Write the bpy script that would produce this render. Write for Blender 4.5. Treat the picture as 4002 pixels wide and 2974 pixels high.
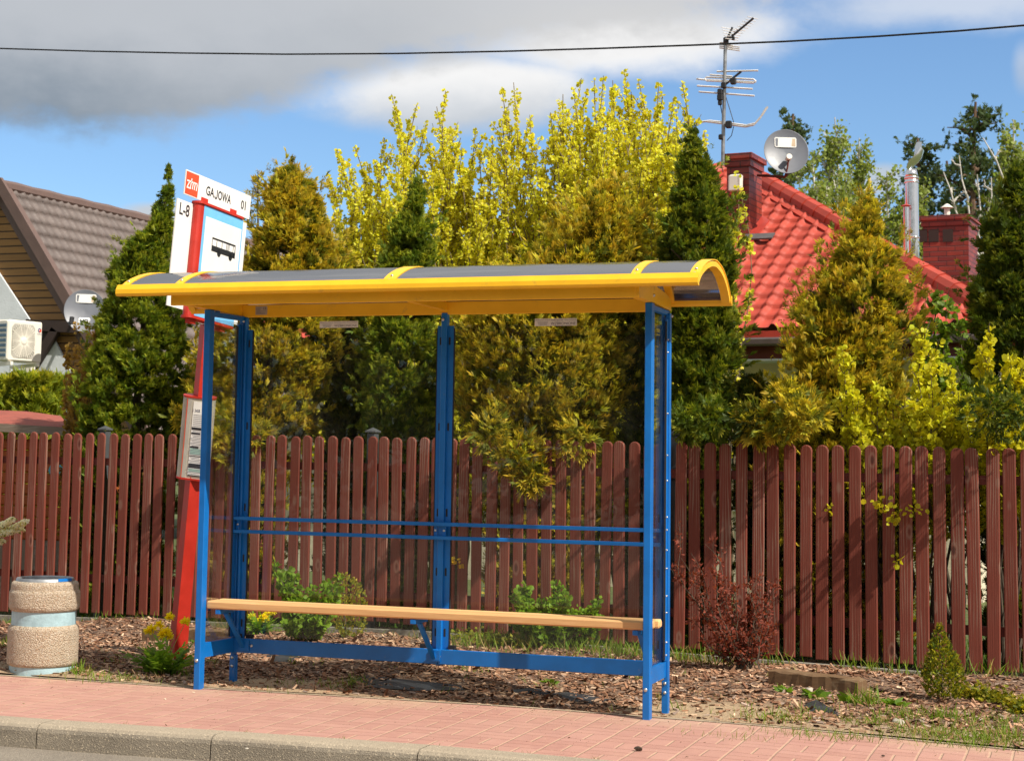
import bpy, math, random
import numpy as np
from mathutils import Vector, Matrix
random.seed(7); RNG = np.random.default_rng(11)
for o in list(bpy.data.objects): bpy.data.objects.remove(o)
SC = bpy.context.scene
COL = SC.collection
# ------------------------------------------------------------------ camera
YAW, PITCH, ROLL = -0.34134795, 0.08806413, -0.01584044
CAM = np.array([4.884051, -8.919558, 1.354295])
FPX, PPX, PPY, DS = 6671.6, 1869.8, 1203.2, 4002/2223.0
def _rot():
    c, s = math.cos(YAW), math.sin(YAW)
    F = np.array([s*math.cos(PITCH), c*math.cos(PITCH), math.sin(PITCH)])
    r = np.array([c, -s, 0.0]); d = -np.cross(r, F)
    return np.array([math.cos(ROLL)*r+math.sin(ROLL)*d, -math.sin(ROLL)*r+math.cos(ROLL)*d, F])
RM = _rot()
cam = bpy.data.cameras.new('camera'); co = bpy.data.objects.new('camera', cam); COL.objects.link(co)
m = Matrix.Identity(4)
for i in range(3):
    m[i][0] = RM[0][i]; m[i][1] = -RM[1][i]; m[i][2] = -RM[2][i]; m[i][3] = CAM[i]
co.matrix_world = m
cam.sensor_width = 36; cam.lens = FPX/4002*36
cam.shift_x = (2001-PPX)/4002; cam.shift_y = -(1487-PPY)/4002
cam.clip_end = 3000; cam.clip_start = 0.05
cam.dof.use_dof = True; cam.dof.focus_distance = 10.6; cam.dof.aperture_fstop = 7.0
SC.camera = co
def ray(x, y): return RM.T @ np.array([(x*DS-PPX)/FPX, (y*DS-PPY)/FPX, 1.0])
def at(x, y, ax, val):                      # point of the line of sight on a world plane
    d = ray(x, y); t = (val-CAM[ax])/d[ax]; return CAM+t*d
def onplane(x, y, p0, n):
    d = ray(x, y); t = np.dot(np.array(p0)-CAM, n)/np.dot(d, n); return CAM+t*d
# ------------------------------------------------------------------ sun, world, exposure
SUN = np.array([0.93*math.cos(math.radians(46)), -0.37*math.cos(math.radians(46)), math.sin(math.radians(46))]); SUN /= np.linalg.norm(SUN)
sl = bpy.data.lights.new('sun', 'SUN'); sl.energy = 4.9; sl.angle = math.radians(0.5); sl.color = (1.0, 0.93, 0.82)
so = bpy.data.objects.new('sun', sl); COL.objects.link(so)
so.rotation_euler = Vector(-SUN).to_track_quat('-Z', 'Y').to_euler()
SC.view_settings.view_transform = 'Standard'; SC.view_settings.look = 'None'
SC.view_settings.exposure = 0.30; SC.view_settings.gamma = 1

class NG:                                    # terse node-graph builder
    def __init__(s, tree): s.t = tree; s.n = tree.nodes; s.l = tree.links
    def put(s, sock, v):
        if isinstance(v, bpy.types.NodeSocket): s.l.new(v, sock)
        elif v is not None:
            if sock.type == 'RGBA' and isinstance(v, (tuple, list)) and len(v) == 3: v = (*v, 1)
            sock.default_value = v
    def M(s, op, a, b=None, c=None, clamp=False):
        n = s.n.new('ShaderNodeMath'); n.operation = op; n.use_clamp = clamp
        for i, v in enumerate((a, b, c)):
            if v is not None: s.put(n.inputs[i], v)
        return n.outputs[0]
    def V(s, op, a, b=None, sc=None):
        n = s.n.new('ShaderNodeVectorMath'); n.operation = op
        s.put(n.inputs[0], a)
        if b is not None: s.put(n.inputs[1], b)
        if sc is not None: s.put(n.inputs['Scale'], sc)
        return n.outputs['Value'] if op in ('LENGTH', 'DOT_PRODUCT', 'DISTANCE') else n.outputs[0]
    def noise(s, vec, scale, detail=3, rough=0.55, dist=0):
        n = s.n.new('ShaderNodeTexNoise'); s.put(n.inputs['Vector'], vec)
        n.inputs['Scale'].default_value = scale; n.inputs['Detail'].default_value = detail
        n.inputs['Roughness'].default_value = rough; n.inputs['Distortion'].default_value = dist
        return n.outputs['Fac'], n.outputs['Color']
    def voro(s, vec, scale, feat='F1'):
        n = s.n.new('ShaderNodeTexVoronoi'); n.feature = feat; s.put(n.inputs['Vector'], vec); n.inputs['Scale'].default_value = scale
        return n.outputs
    def ramp(s, fac, stops):
        n = s.n.new('ShaderNodeValToRGB'); cr = n.color_ramp
        while len(cr.elements) < len(stops): cr.elements.new(0.5)
        for e, (p, c) in zip(cr.elements, stops):
            e.position = p; e.color = (c, c, c, 1) if isinstance(c, (int, float)) else (*c, 1)
        s.put(n.inputs[0], fac); return n.outputs[0]
    def mix(s, fac, a, b, mode='MIX'):
        n = s.n.new('ShaderNodeMix'); n.data_type = 'RGBA'; n.blend_type = mode
        s.put(n.inputs[0], fac); s.put(n.inputs[6], a); s.put(n.inputs[7], b); return n.outputs[2]
    def remap(s, v, a, b, c=0.0, d=1.0, smooth=True):
        n = s.n.new('ShaderNodeMapRange'); n.interpolation_type = 'SMOOTHSTEP' if smooth else 'LINEAR'
        s.put(n.inputs[0], v)
        for i, x in enumerate((a, b, c, d)): s.put(n.inputs[i+1], x)
        return n.outputs[0]
    def sep(s, v): n = s.n.new('ShaderNodeSeparateXYZ'); s.put(n.inputs[0], v); return n.outputs
    def comb(s, x, y, z=0.0):
        n = s.n.new('ShaderNodeCombineXYZ'); s.put(n.inputs[0], x); s.put(n.inputs[1], y); s.put(n.inputs[2], z); return n.outputs[0]
    def bump(s, h, dist, strength=1.0):
        n = s.n.new('ShaderNodeBump'); s.put(n.inputs['Height'], h); n.inputs['Distance'].default_value = dist; n.inputs['Strength'].default_value = strength
        return n.outputs[0]

def azel(x, y):
    d = ray(x, y); d = d/np.linalg.norm(d)
    return math.degrees(math.atan2(d[0], d[1])), math.degrees(math.asin(d[2]))
W = bpy.data.worlds.new('World'); SC.world = W; W.use_nodes = True
g = NG(W.node_tree); g.n.clear()
sky = g.n.new('ShaderNodeTexSky'); sky.sky_type = 'NISHITA'; sky.sun_disc = False
sky.sun_elevation = math.asin(SUN[2]); sky.sun_rotation = math.atan2(SUN[0], SUN[1])
sky.air_density = 1.0; sky.dust_density = 0.35; sky.ozone_density = 2.0
tc = g.n.new('ShaderNodeTexCoord').outputs['Generated']
X, Y, Z = g.sep(g.V('NORMALIZE', tc))[:3]
az = g.M('MULTIPLY', g.M('ARCTAN2', X, Y), 180/math.pi)
el = g.M('MULTIPLY', g.M('ARCSINE', Z), 180/math.pi)
# clouds are laid out by compass bearing and height above the horizon
cv = g.comb(az, g.M('MULTIPLY', el, 1.6), 0.0)
nf, nc = g.noise(cv, 0.16, 6, 0.55)
nf2, _ = g.noise(cv, 0.55, 5, 0.6)
nf3, _ = g.noise(cv, 0.07, 4, 0.5)
edge = g.M('ADD', g.M('MULTIPLY', g.M('SUBTRACT', nf, 0.5), 3.4), g.M('MULTIPLY', g.M('SUBTRACT', nf2, 0.5), 1.7))
pts = [azel(*p) for p in ((0, 262), (140, 296), (300, 282), (470, 258), (560, 215), (640, 190), (790, 158), (900, 140), (1050, 118), (1250, 105), (1400, 85), (1520, 55), (1600, 15), (1680, -40), (1850, -60))]
fc = g.n.new('ShaderNodeFloatCurve'); cm = fc.mapping; c0 = cm.curves[0]
a0, a1, e0, e1 = -75.0, 25.0, 5.0, 25.0
allp = [(-75, 8.0), (-50, 9.0)]+pts+[(0.5, 21), (25, 16)]
cp = [((a-a0)/(a1-a0), (e-e0)/(e1-e0)) for a, e in allp]
c0.points[0].location = cp[0]; c0.points[1].location = cp[-1]
for p in cp[1:-1]: c0.points.new(*p)
cm.update()
g.put(fc.inputs['Value'], g.M('DIVIDE', g.M('SUBTRACT', az, a0), a1-a0))
vb = g.M('MULTIPLY_ADD', fc.outputs[0], e1-e0, e0)
h1 = g.M('ADD', g.M('SUBTRACT', el, vb), edge)          # height above the big cloud's lower edge
m1 = g.remap(h1, -0.75, 0.85)
def blob(px, py, rx, ry, soft=0.5, k=0.35, up=0.0):
    a, e = azel(px, py); kx = 1/(rx*DS/FPX*57.3); ky = 1/(ry*DS/FPX*57.3)
    dx = g.M('MULTIPLY', g.M('SUBTRACT', az, a), kx); dy = g.M('MULTIPLY', g.M('SUBTRACT', el, e), ky)
    if up: dy = g.M('SUBTRACT', dy, g.M('MULTIPLY', dx, up))
    r = g.M('SQRT', g.M('ADD', g.M('MULTIPLY', dx, dx), g.M('MULTIPLY', dy, dy)))
    r = g.M('SUBTRACT', r, g.M('MULTIPLY', edge, k))
    return g.remap(r, 1.0+soft*0.5, 1.0-soft), dy
b2, dy2 = blob(1010, 205, 320, 92, 0.45, 0.22, 0.25)
b2b, _ = blob(1330, 90, 360, 85, 0.6, 0.3, 0.15)
b3, _ = blob(2080, 10, 330, 50, 0.9, 0.5)
b4, _ = blob(1918, 392, 55, 34, 0.5, 0.12)
b5, _ = blob(2222, 150, 22, 50, 0.8, 0.1)
b6, _ = blob(345, 462, 80, 22, 0.6, 0.12)
white = g.M('MAXIMUM', g.M('MAXIMUM', b2, b2b), g.M('MAXIMUM', g.M('MULTIPLY', b3, 0.55), g.M('MAXIMUM', g.M('MULTIPLY', b4, 0.85), g.M('MAXIMUM', g.M('MULTIPLY', b5, 0.5), b6))))
# a scattering of clouds over the rest of the sky
far, _ = g.noise(cv, 0.045, 6, 0.6)
outm = g.M('MAXIMUM', g.remap(az, 6.0, 20.0), g.M('MAXIMUM', g.remap(az, -48.0, -62.0), g.remap(el, 24.0, 34.0)))
others = g.M('MULTIPLY', g.remap(far, 0.50, 0.64), g.M('MULTIPLY', outm, g.remap(el, 0.0, 4.0)))
STR = 0.105
skyc = g.mix(1.0, sky.outputs[0], (0.82, 1.0, 1.17), 'MULTIPLY')
# grey cloud: thick dark base, thinner and lighter towards its top and right
thick = g.remap(h1, 3.6, 0.2)
right = g.remap(az, -33.0, -14.0)
darkc = g.mix(g.M('MULTIPLY', thick, g.M('SUBTRACT', 1.0, g.M('MULTIPLY', right, 0.85))), (3.7, 3.9, 4.2), (1.65, 2.05, 2.5))
darkc = g.mix(g.M('MULTIPLY', right, 0.75), darkc, (5.7, 5.6, 5.5))
darkc = g.mix(g.remap(nf3, 0.35, 0.75, 0, 0.4), darkc, (4.8, 4.9, 5.0))
darkc = g.mix(g.remap(nf, 0.3, 0.7, 0, 0.3), darkc, (4.4, 4.6, 4.9))
whitec = g.mix(g.remap(g.M('ADD', dy2, g.M('MULTIPLY', edge, 0.3)), 0.5, -0.9), (7.8, 7.6, 7.3), (4.6, 4.8, 5.0))
colr = g.mix(g.M('MULTIPLY', white, 0.9), skyc, whitec)
colr = g.mix(g.M('MULTIPLY', m1, 0.96), colr, darkc)
colr = g.mix(g.M('MULTIPLY', others, 0.9), colr, (5.6, 5.7, 5.9))
bg = g.n.new('ShaderNodeBackground'); g.put(bg.inputs[0], colr); bg.inputs[1].default_value = STR
ow = g.n.new('ShaderNodeOutputWorld'); g.l.new(bg.outputs[0], ow.inputs[0])

# ------------------------------------------------------------------ materials
def mat(name):
    mt = bpy.data.materials.new(name); mt.use_nodes = True
    g = NG(mt.node_tree); p = g.n['Principled BSDF']; return mt, g, p
def coords(g, kind='Object'): return g.n.new('ShaderNodeTexCoord').outputs[kind]
def flat(name, col, rough=0.5, metal=0.0, var=0.12, scale=6.0, bumpd=0.0, bs=60, spec=0.5, dirt=None, coat=0):
    mt, g, p = mat(name); v = coords(g)
    f, _ = g.noise(v, scale, 4, 0.6)
    c = g.mix(g.remap(f, 0.3, 0.7, 0, 1), tuple(x*(1-var) for x in col), tuple(min(1, x*(1+var)) for x in col))
    if dirt:
        f2, _ = g.noise(v, dirt[1], 5, 0.65); c = g.mix(g.remap(f2, dirt[2], dirt[2]+0.12, 0, dirt[3]), c, dirt[0])
    g.put(p.inputs['Base Color'], c); g.put(p.inputs['Roughness'], g.remap(f, 0.2, 0.8, rough*0.85, min(1, rough*1.15)))
    p.inputs['Metallic'].default_value = metal; p.inputs['Specular IOR Level'].default_value = spec
    if coat: p.inputs['Coat Weight'].default_value = coat; p.inputs['Coat Roughness'].default_value = 0.15
    if bumpd:
        f3, _ = g.noise(v, bs, 3, 0.6); g.put(p.inputs['Normal'], g.bump(f3, bumpd))
    return mt
M = {}
M['blue'] = flat('blue_paint', (0.004, 0.150, 0.50), 0.34, var=0.1, bumpd=0.0004, bs=500, dirt=((0.16, 0.22, 0.28), 22, 0.63, 0.45))
M['yellow'] = flat('yellow_paint', (0.97, 0.52, 0.014), 0.40, var=0.05, bumpd=0.0003, bs=400, dirt=((0.50, 0.26, 0.06), 11, 0.60, 0.40))
M['red'] = flat('red_paint', (0.47, 0.022, 0.010), 0.5, var=0.12, bumpd=0.0006, bs=120, dirt=((0.10, 0.03, 0.02), 45, 0.66, 0.8))
M['steel'] = flat('steel', (0.62, 0.61, 0.58), 0.3, 0.9, bumpd=0.0003)
M['rubber'] = flat('black_rubber', (0.015, 0.015, 0.016), 0.7)
M['white'] = flat('white_enamel', (0.80, 0.79, 0.76), 0.35, var=0.03, dirt=((0.5, 0.42, 0.33), 9, 0.67, 0.35))
M['paper'] = flat('paper', (0.86, 0.85, 0.80), 0.6, var=0.06, dirt=((0.5, 0.43, 0.3), 12, 0.62, 0.4))
M['ink'] = flat('black_print', (0.015, 0.016, 0.02), 0.5)
M['greyink'] = flat('grey_print', (0.16, 0.17, 0.22), 0.6)
M['greenink'] = flat('pale_green_print', (0.30, 0.48, 0.42), 0.6)
M['ltblue'] = flat('sky_blue_print', (0.17, 0.50, 0.86), 0.35, var=0.08)
M['orange'] = flat('orange_print', (0.80, 0.075, 0.02), 0.35, var=0.05)
M['etch'] = flat('etched_yellow_mark', (0.42, 0.36, 0.03), 0.6)
M['plate'] = flat('metal_plate', (0.48, 0.44, 0.38), 0.4, 0.4)
M['stone'] = flat('grey_stone', (0.46, 0.41, 0.33), 0.9, var=0.3, scale=14, bumpd=0.006, bs=40)
M['darkcrap'] = flat('dark_bark', (0.05, 0.033, 0.022), 0.85, var=0.4, scale=30, bumpd=0.004, bs=60)
M['post'] = flat('dark_grey_paint', (0.075, 0.08, 0.085), 0.5, var=0.15)
M['dish'] = flat('grey_dish_paint', (0.145, 0.155, 0.18), 0.42, var=0.06, dirt=((0.4, 0.36, 0.3), 5, 0.66, 0.3))
M['plaster'] = flat('white_plaster', (0.62, 0.66, 0.68), 0.9, var=0.05, bumpd=0.004, bs=30)
M['cream'] = flat('cream_plaster', (0.64, 0.57, 0.42), 0.9, var=0.06, bumpd=0.004, bs=30)
M['brownfascia'] = flat('brown_sheet_metal', (0.135, 0.085, 0.07), 0.5, var=0.08)
M['darkwood_shade'] = flat('dark_wood_and_shade', (0.03, 0.017, 0.012), 0.7)
M['acwhite'] = flat('cream_white_plastic', (0.78, 0.74, 0.64), 0.45, var=0.03)
M['acgrey'] = flat('grey_grille', (0.42, 0.40, 0.35), 0.5)
M['acblue'] = flat('blue_grey_fins', (0.10, 0.17, 0.24), 0.5)
M['silver'] = flat('polished_flue_steel', (0.80, 0.80, 0.80), 0.22, 1.0, var=0.04, bumpd=0.004, bs=3)
M['aerial'] = flat('aerial_aluminium', (0.80, 0.79, 0.77), 0.4, 0.3)
M['cable'] = flat('black_cable', (0.012, 0.012, 0.014), 0.6)
M['lead'] = flat('dark_flashing', (0.10, 0.09, 0.09), 0.6)
M['redsheet'] = flat('red_sheet_metal', (0.42, 0.045, 0.03), 0.42, var=0.1)
M['gutter'] = flat('grey_brown_gutter', (0.10, 0.075, 0.07), 0.35)
M['maroon'] = flat('maroon_fascia', (0.11, 0.015, 0.012), 0.5)
M['shedfelt'] = flat('red_roofing_felt', (0.30, 0.075, 0.05), 0.95, var=0.18, bumpd=0.01, bs=25)
M['plastic'] = flat('black_sheeting', (0.03, 0.032, 0.036), 0.55, var=0.4, scale=9, bumpd=0.01, bs=14)
M['plinth'] = flat('concrete_plinth', (0.27, 0.245, 0.20), 0.95, var=0.25, scale=8, bumpd=0.006, bs=50, dirt=((0.12, 0.11, 0.07), 6, 0.55, 0.5))
M['binblue'] = flat('pale_blue_paint', (0.36, 0.52, 0.57), 0.7, var=0.15, scale=11, bumpd=0.002, bs=60, dirt=((0.55, 0.57, 0.52), 18, 0.62, 0.6))
M['zinc'] = flat('galvanised_sheet', (0.30, 0.31, 0.32), 0.45, 0.6, var=0.3, scale=9)
M['bottle'] = flat('turquoise_cloth', (0.05, 0.40, 0.48), 0.6)
M['twig'] = flat('grey_brown_bark', (0.10, 0.075, 0.05), 0.9, var=0.3, scale=30)
M['ytwig'] = flat('pale_bark', (0.20, 0.155, 0.09), 0.9, var=0.3, scale=30)
M['birch'] = flat('birch_bark', (0.55, 0.52, 0.46), 0.8, var=0.15, scale=4, dirt=((0.06, 0.05, 0.04), 7, 0.60, 0.8))
M['pinebark'] = flat('pine_bark', (0.13, 0.075, 0.045), 0.9, var=0.3)
M['straw'] = flat('dry_straw', (0.45, 0.31, 0.14), 0.8, var=0.25, scale=40)

def wood_material(name, base, grey, gmix, knots=True, yellowish=0.0, zs=1.2, axis='Z'):
    mt, g, p = mat(name); v = coords(g)
    oi = g.n.new('ShaderNodeObjectInfo').outputs['Random']
    off = g.comb(g.M('MULTIPLY', oi, 37.0), g.M('MULTIPLY', oi, 17.0), g.M('MULTIPLY', oi, 53.0))
    sc = {'Z': (22.0, 22.0, zs), 'X': (zs, 22.0, 22.0), 'Y': (22.0, zs, 22.0)}[axis]
    vv = g.V('ADD', g.V('MULTIPLY', v, sc), off)
    f, _ = g.noise(vv, 2.6, 6, 0.65, 1.0)
    f2, _ = g.noise(g.V('ADD', g.V('MULTIPLY', v, (6, 6, 1.5)), off), 1.0, 4, 0.6)
    w = g.n.new('ShaderNodeTexWave'); w.bands_direction = 'X'; w.inputs['Scale'].default_value = 0.8; w.inputs['Distortion'].default_value = 16
    w.inputs['Detail'].default_value = 3; w.inputs['Detail Scale'].default_value = 0.6; g.put(w.inputs['Vector'], vv)
    c = g.mix(f, tuple(x*0.72 for x in base), tuple(min(1, x*1.3) for x in base))
    c = g.mix(g.M('MULTIPLY', g.remap(g.M('MULTIPLY', w.outputs['Fac'], f2), 0.34, 0.62), gmix), c, grey)
    c = g.mix(g.remap(f2, 0.62, 0.80, 0, 0.5), c, grey)
    if knots:
        vo = g.voro(g.V('ADD', g.V('MULTIPLY', v, (9, 9, 4.0)), off), 0.7)
        c = g.mix(g.remap(vo['Distance'], 0.11, 0.05, 0, 0.85), c, (0.09, 0.035, 0.025))
        c = g.mix(g.M('MULTIPLY', g.remap(vo['Distance'], 0.19, 0.13), g.remap(vo['Distance'], 0.08, 0.13, 0, 0.5)), c, grey)
    c = g.mix(g.M('MULTIPLY', oi, 0.75), c, g.mix(1.0, c, (0.68, 0.62, 0.58), 'MULTIPLY'))
    g.put(p.inputs['Base Color'], c); p.inputs['Roughness'].default_value = 0.72; p.inputs['Specular IOR Level'].default_value = 0.3
    g.put(p.inputs['Normal'], g.bump(g.M('ADD', f, g.M('MULTIPLY', w.outputs['Fac'], 0.3)), 0.0012))
    return mt
M['picket'] = wood_material('weathered_red_wood', (0.215, 0.052, 0.033), (0.33, 0.21, 0.155), 0.75)
M['rail'] = wood_material('red_stained_rail', (0.14, 0.03, 0.02), (0.2, 0.12, 0.1), 0.3, knots=False, axis='X')
M['seat'] = wood_material('light_varnished_wood', (0.84, 0.48, 0.21), (0.88, 0.56, 0.28), 0.3, knots=False, axis='X')
M['log'] = wood_material('old_sleeper_wood', (0.19, 0.115, 0.06), (0.30, 0.22, 0.13), 0.6, knots=False, axis='X')
M['shedwood'] = wood_material('orange_log_boards', (0.42, 0.11, 0.025), (0.45, 0.2, 0.08), 0.3, knots=False, axis='X')
M['oldboard'] = wood_material('grey_weathered_board', (0.26, 0.21, 0.16), (0.4, 0.36, 0.30), 0.6, axis='X', knots=False)

def boards_material(name, base, step, dark):
    mt, g, p = mat(name); v = coords(g); x, y, z = g.sep(v)[:3]
    t = g.M('DIVIDE', z, step); fr = g.M('FRACT', t); idx = g.M('FLOOR', t)
    f, _ = g.noise(g.comb(g.M('MULTIPLY', x, 2.0), g.M('MULTIPLY', idx, 3.1), g.M('MULTIPLY', z, 30.0)), 1.5, 4, 0.6)
    wn = g.n.new('ShaderNodeTexWhiteNoise'); wn.noise_dimensions = '1D'; g.put(wn.inputs['W'], idx)
    c = g.mix(f, tuple(a*0.6 for a in base), tuple(a*1.35 for a in base))
    c = g.mix(g.M('MULTIPLY', wn.outputs['Value'], 0.5), c, tuple(a*0.5 for a in base))
    gap = g.M('MAXIMUM', g.remap(fr, 0.86, 0.93), g.remap(fr, 0.06, 0.0))
    c = g.mix(gap, c, dark); g.put(p.inputs['Base Color'], c); p.inputs['Roughness'].default_value = 0.6
    g.put(p.inputs['Normal'], g.bump(g.M('SUBTRACT', 1.0, gap), 0.02)); return mt
M['gableboards'] = boards_material('varnished_gable_boards', (0.33, 0.17, 0.045), 0.115, (0.04, 0.02, 0.008))

def brick_material(name, c1, c2, mortar, bw=0.25, bh=0.075):
    mt, g, p = mat(name); v = coords(g)
    nrm = g.n.new('ShaderNodeNewGeometry').outputs['Normal']; nx = g.M('ABSOLUTE', g.sep(nrm)[0])
    x, y, z = g.sep(v)[:3]; u = g.mix(g.M('GREATER_THAN', nx, 0.6), g.comb(x, z, 0), g.comb(y, z, 0))
    b = g.n.new('ShaderNodeTexBrick'); g.put(b.inputs['Vector'], u)
    b.inputs['Scale'].default_value = 1.0; b.inputs['Brick Width'].default_value = bw; b.inputs['Row Height'].default_value = bh
    b.inputs['Mortar Size'].default_value = 0.006; b.inputs['Mortar Smooth'].default_value = 0.2
    g.put(b.inputs['Color1'], c1); g.put(b.inputs['Color2'], c2); g.put(b.inputs['Mortar'], mortar)
    f, _ = g.noise(v, 3.0, 4); f2, _ = g.noise(v, 25.0, 3)
    c = g.mix(g.remap(f, 0.4, 0.7, 0, 0.6), b.outputs['Color'], tuple(a*0.45 for a in c1), 'MIX')
    c = g.mix(g.M('MULTIPLY', f2, 0.3), c, b.outputs['Color'])
    g.put(p.inputs['Base Color'], c); p.inputs['Roughness'].default_value = 0.5
    g.put(p.inputs['Normal'], g.bump(g.M('SUBTRACT', 1.0, b.outputs['Fac']), 0.008)); return mt
M['brick'] = brick_material('red_clinker_brick', (0.30, 0.042, 0.022), (0.17, 0.022, 0.018), (0.05, 0.018, 0.016))

def tile_material(name, base, rough):
    mt, g, p = mat(name); v = coords(g); f, _ = g.noise(v, 2.0, 5, 0.6); f2, _ = g.noise(v, 40.0, 3, 0.6)
    c = g.mix(g.remap(f, 0.3, 0.7), tuple(a*0.85 for a in base), tuple(a*1.12 for a in base))
    c = g.mix(g.remap(f2, 0.66, 0.75, 0, 0.35), c, (0.5, 0.35, 0.3)); g.put(p.inputs['Base Color'], c)
    p.inputs['Roughness'].default_value = rough; g.put(p.inputs['Normal'], g.bump(f2, 0.002)); return mt
M['redtile'] = tile_material('red_metal_tile', (0.45, 0.056, 0.030), 0.62)
M['browntile'] = tile_material('brown_metal_tile', (0.150, 0.120, 0.108), 0.5)

def glass_material(name, tint, refl=1.0, rough=0.0, ribs=False, solid=0.0, solidc=(0.1, 0.08, 0.06)):
    mt = bpy.data.materials.new(name); mt.use_nodes = True; g = NG(mt.node_tree); g.n.clear()
    tr = g.n.new('ShaderNodeBsdfTransparent'); g.put(tr.inputs[0], tint)
    gl = g.n.new('ShaderNodeBsdfGlossy'); gl.inputs['Roughness'].default_value = rough; g.put(gl.inputs[0], (1, 1, 1))
    fr = g.n.new('ShaderNodeFresnel'); fr.inputs[0].default_value = 1.5
    v = coords(g); nrm = None
    if ribs:
        x = g.sep(v)[0]; w = g.M('SINE', g.M('MULTIPLY', x, 2*math.pi/0.011)); f, _ = g.noise(g.V('MULTIPLY', v, (0.7, 2.0, 2.0)), 2.0, 3)
        nrm = g.bump(g.M('ADD', g.M('MULTIPLY', w, 0.012), g.M('MULTIPLY', f, 2.0)), 0.004); g.put(fr.inputs['Normal'], nrm); g.put(gl.inputs['Normal'], nrm)
    base = tr.outputs[0]
    if solid:
        df = g.n.new('ShaderNodeBsdfPrincipled'); g.put(df.inputs['Base Color'], solidc); df.inputs['Roughness'].default_value = 0.45
        mx0 = g.n.new('ShaderNodeMixShader'); mx0.inputs[0].default_value = solid; g.l.new(tr.outputs[0], mx0.inputs[1]); g.l.new(df.outputs[0], mx0.inputs[2]); base = mx0.outputs[0]
    else:                                     # faint dust film
        f, _ = g.noise(v, 4.0, 6, 0.7); df = g.n.new('ShaderNodeBsdfDiffuse'); g.put(df.inputs[0], (0.5, 0.47, 0.42))
        mx0 = g.n.new('ShaderNodeMixShader'); g.put(mx0.inputs[0], g.remap(f, 0.35, 0.85, 0.002, 0.04)); g.l.new(tr.outputs[0], mx0.inputs[1]); g.l.new(df.outputs[0], mx0.inputs[2]); base = mx0.outputs[0]
    mx = g.n.new('ShaderNodeMixShader'); g.put(mx.inputs[0], g.M('MULTIPLY', fr.outputs[0], refl)); g.l.new(base, mx.inputs[1]); g.l.new(gl.outputs[0], mx.inputs[2])
    o = g.n.new('ShaderNodeOutputMaterial'); g.l.new(mx.outputs[0], o.inputs[0]); return mt
M['glass'] = glass_material('clear_glass', (0.965, 0.975, 0.965), 0.42)
M['poly'] = glass_material('smoked_polycarbonate', (0.20, 0.16, 0.13), 0.42, 0.07, True, 0.40, (0.050, 0.045, 0.046))
M['cover'] = glass_material('scratched_clear_cover', (0.80, 0.80, 0.74), 0.8, 0.15)

def aggregate_material():
    mt, g, p = mat('washed_gravel_concrete'); v = coords(g)
    vo = g.voro(v, 190.0); vo2 = g.voro(v, 110.0); f, _ = g.noise(v, 5.0, 4)
    s = g.ramp(g.sep(vo['Color'])[0], [(0.0, (0.36, 0.24, 0.14)), (0.3, (0.60, 0.45, 0.30)), (0.55, (0.52, 0.44, 0.33)), (0.78, (0.74, 0.62, 0.46)), (0.95, (0.80, 0.72, 0.60)), (1.0, (0.50, 0.20, 0.09))])
    c = g.mix(g.remap(vo['Distance'], 0.35, 0.75, 0, 0.8), s, (0.44, 0.35, 0.26))
    c = g.mix(g.remap(f, 0.35, 0.75, 0, 0.2), c, (0.22, 0.16, 0.11)); g.put(p.inputs['Base Color'], c); p.inputs['Roughness'].default_value = 0.8
    g.put(p.inputs['Normal'], g.bump(g.M('ADD', g.M('SUBTRACT', 1.0, vo['Distance']), g.M('SUBTRACT', 1.0, vo2['Distance'])), 0.006)); return mt
M['aggregate'] = aggregate_material()

def leaf_material(name, rough=0.55, trans=0.47, spec=0.3):
    mt = bpy.data.materials.new(name); mt.use_nodes = True; g = NG(mt.node_tree); p = g.n['Principled BSDF']
    at_ = g.n.new('ShaderNodeAttribute'); at_.attribute_name = 'Col'
    g.put(p.inputs['Base Color'], at_.outputs['Color']); p.inputs['Roughness'].default_value = rough; p.inputs['Specular IOR Level'].default_value = spec
    t = g.n.new('ShaderNodeBsdfTranslucent'); g.put(t.inputs[0], g.mix(1.0, at_.outputs['Color'], (1.15, 1.1, 0.6), 'MULTIPLY'))
    mx = g.n.new('ShaderNodeMixShader'); mx.inputs[0].default_value = trans
    g.l.new(p.outputs[0], mx.inputs[1]); g.l.new(t.outputs[0], mx.inputs[2]); g.l.new(mx.outputs[0], g.n['Material Output'].inputs[0]); return mt
M['leaf'] = leaf_material('foliage'); M['petal'] = leaf_material('petals', 0.6, 0.5); M['chip'] = leaf_material('bark_chips', 0.85, 0.0, 0.2)

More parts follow.
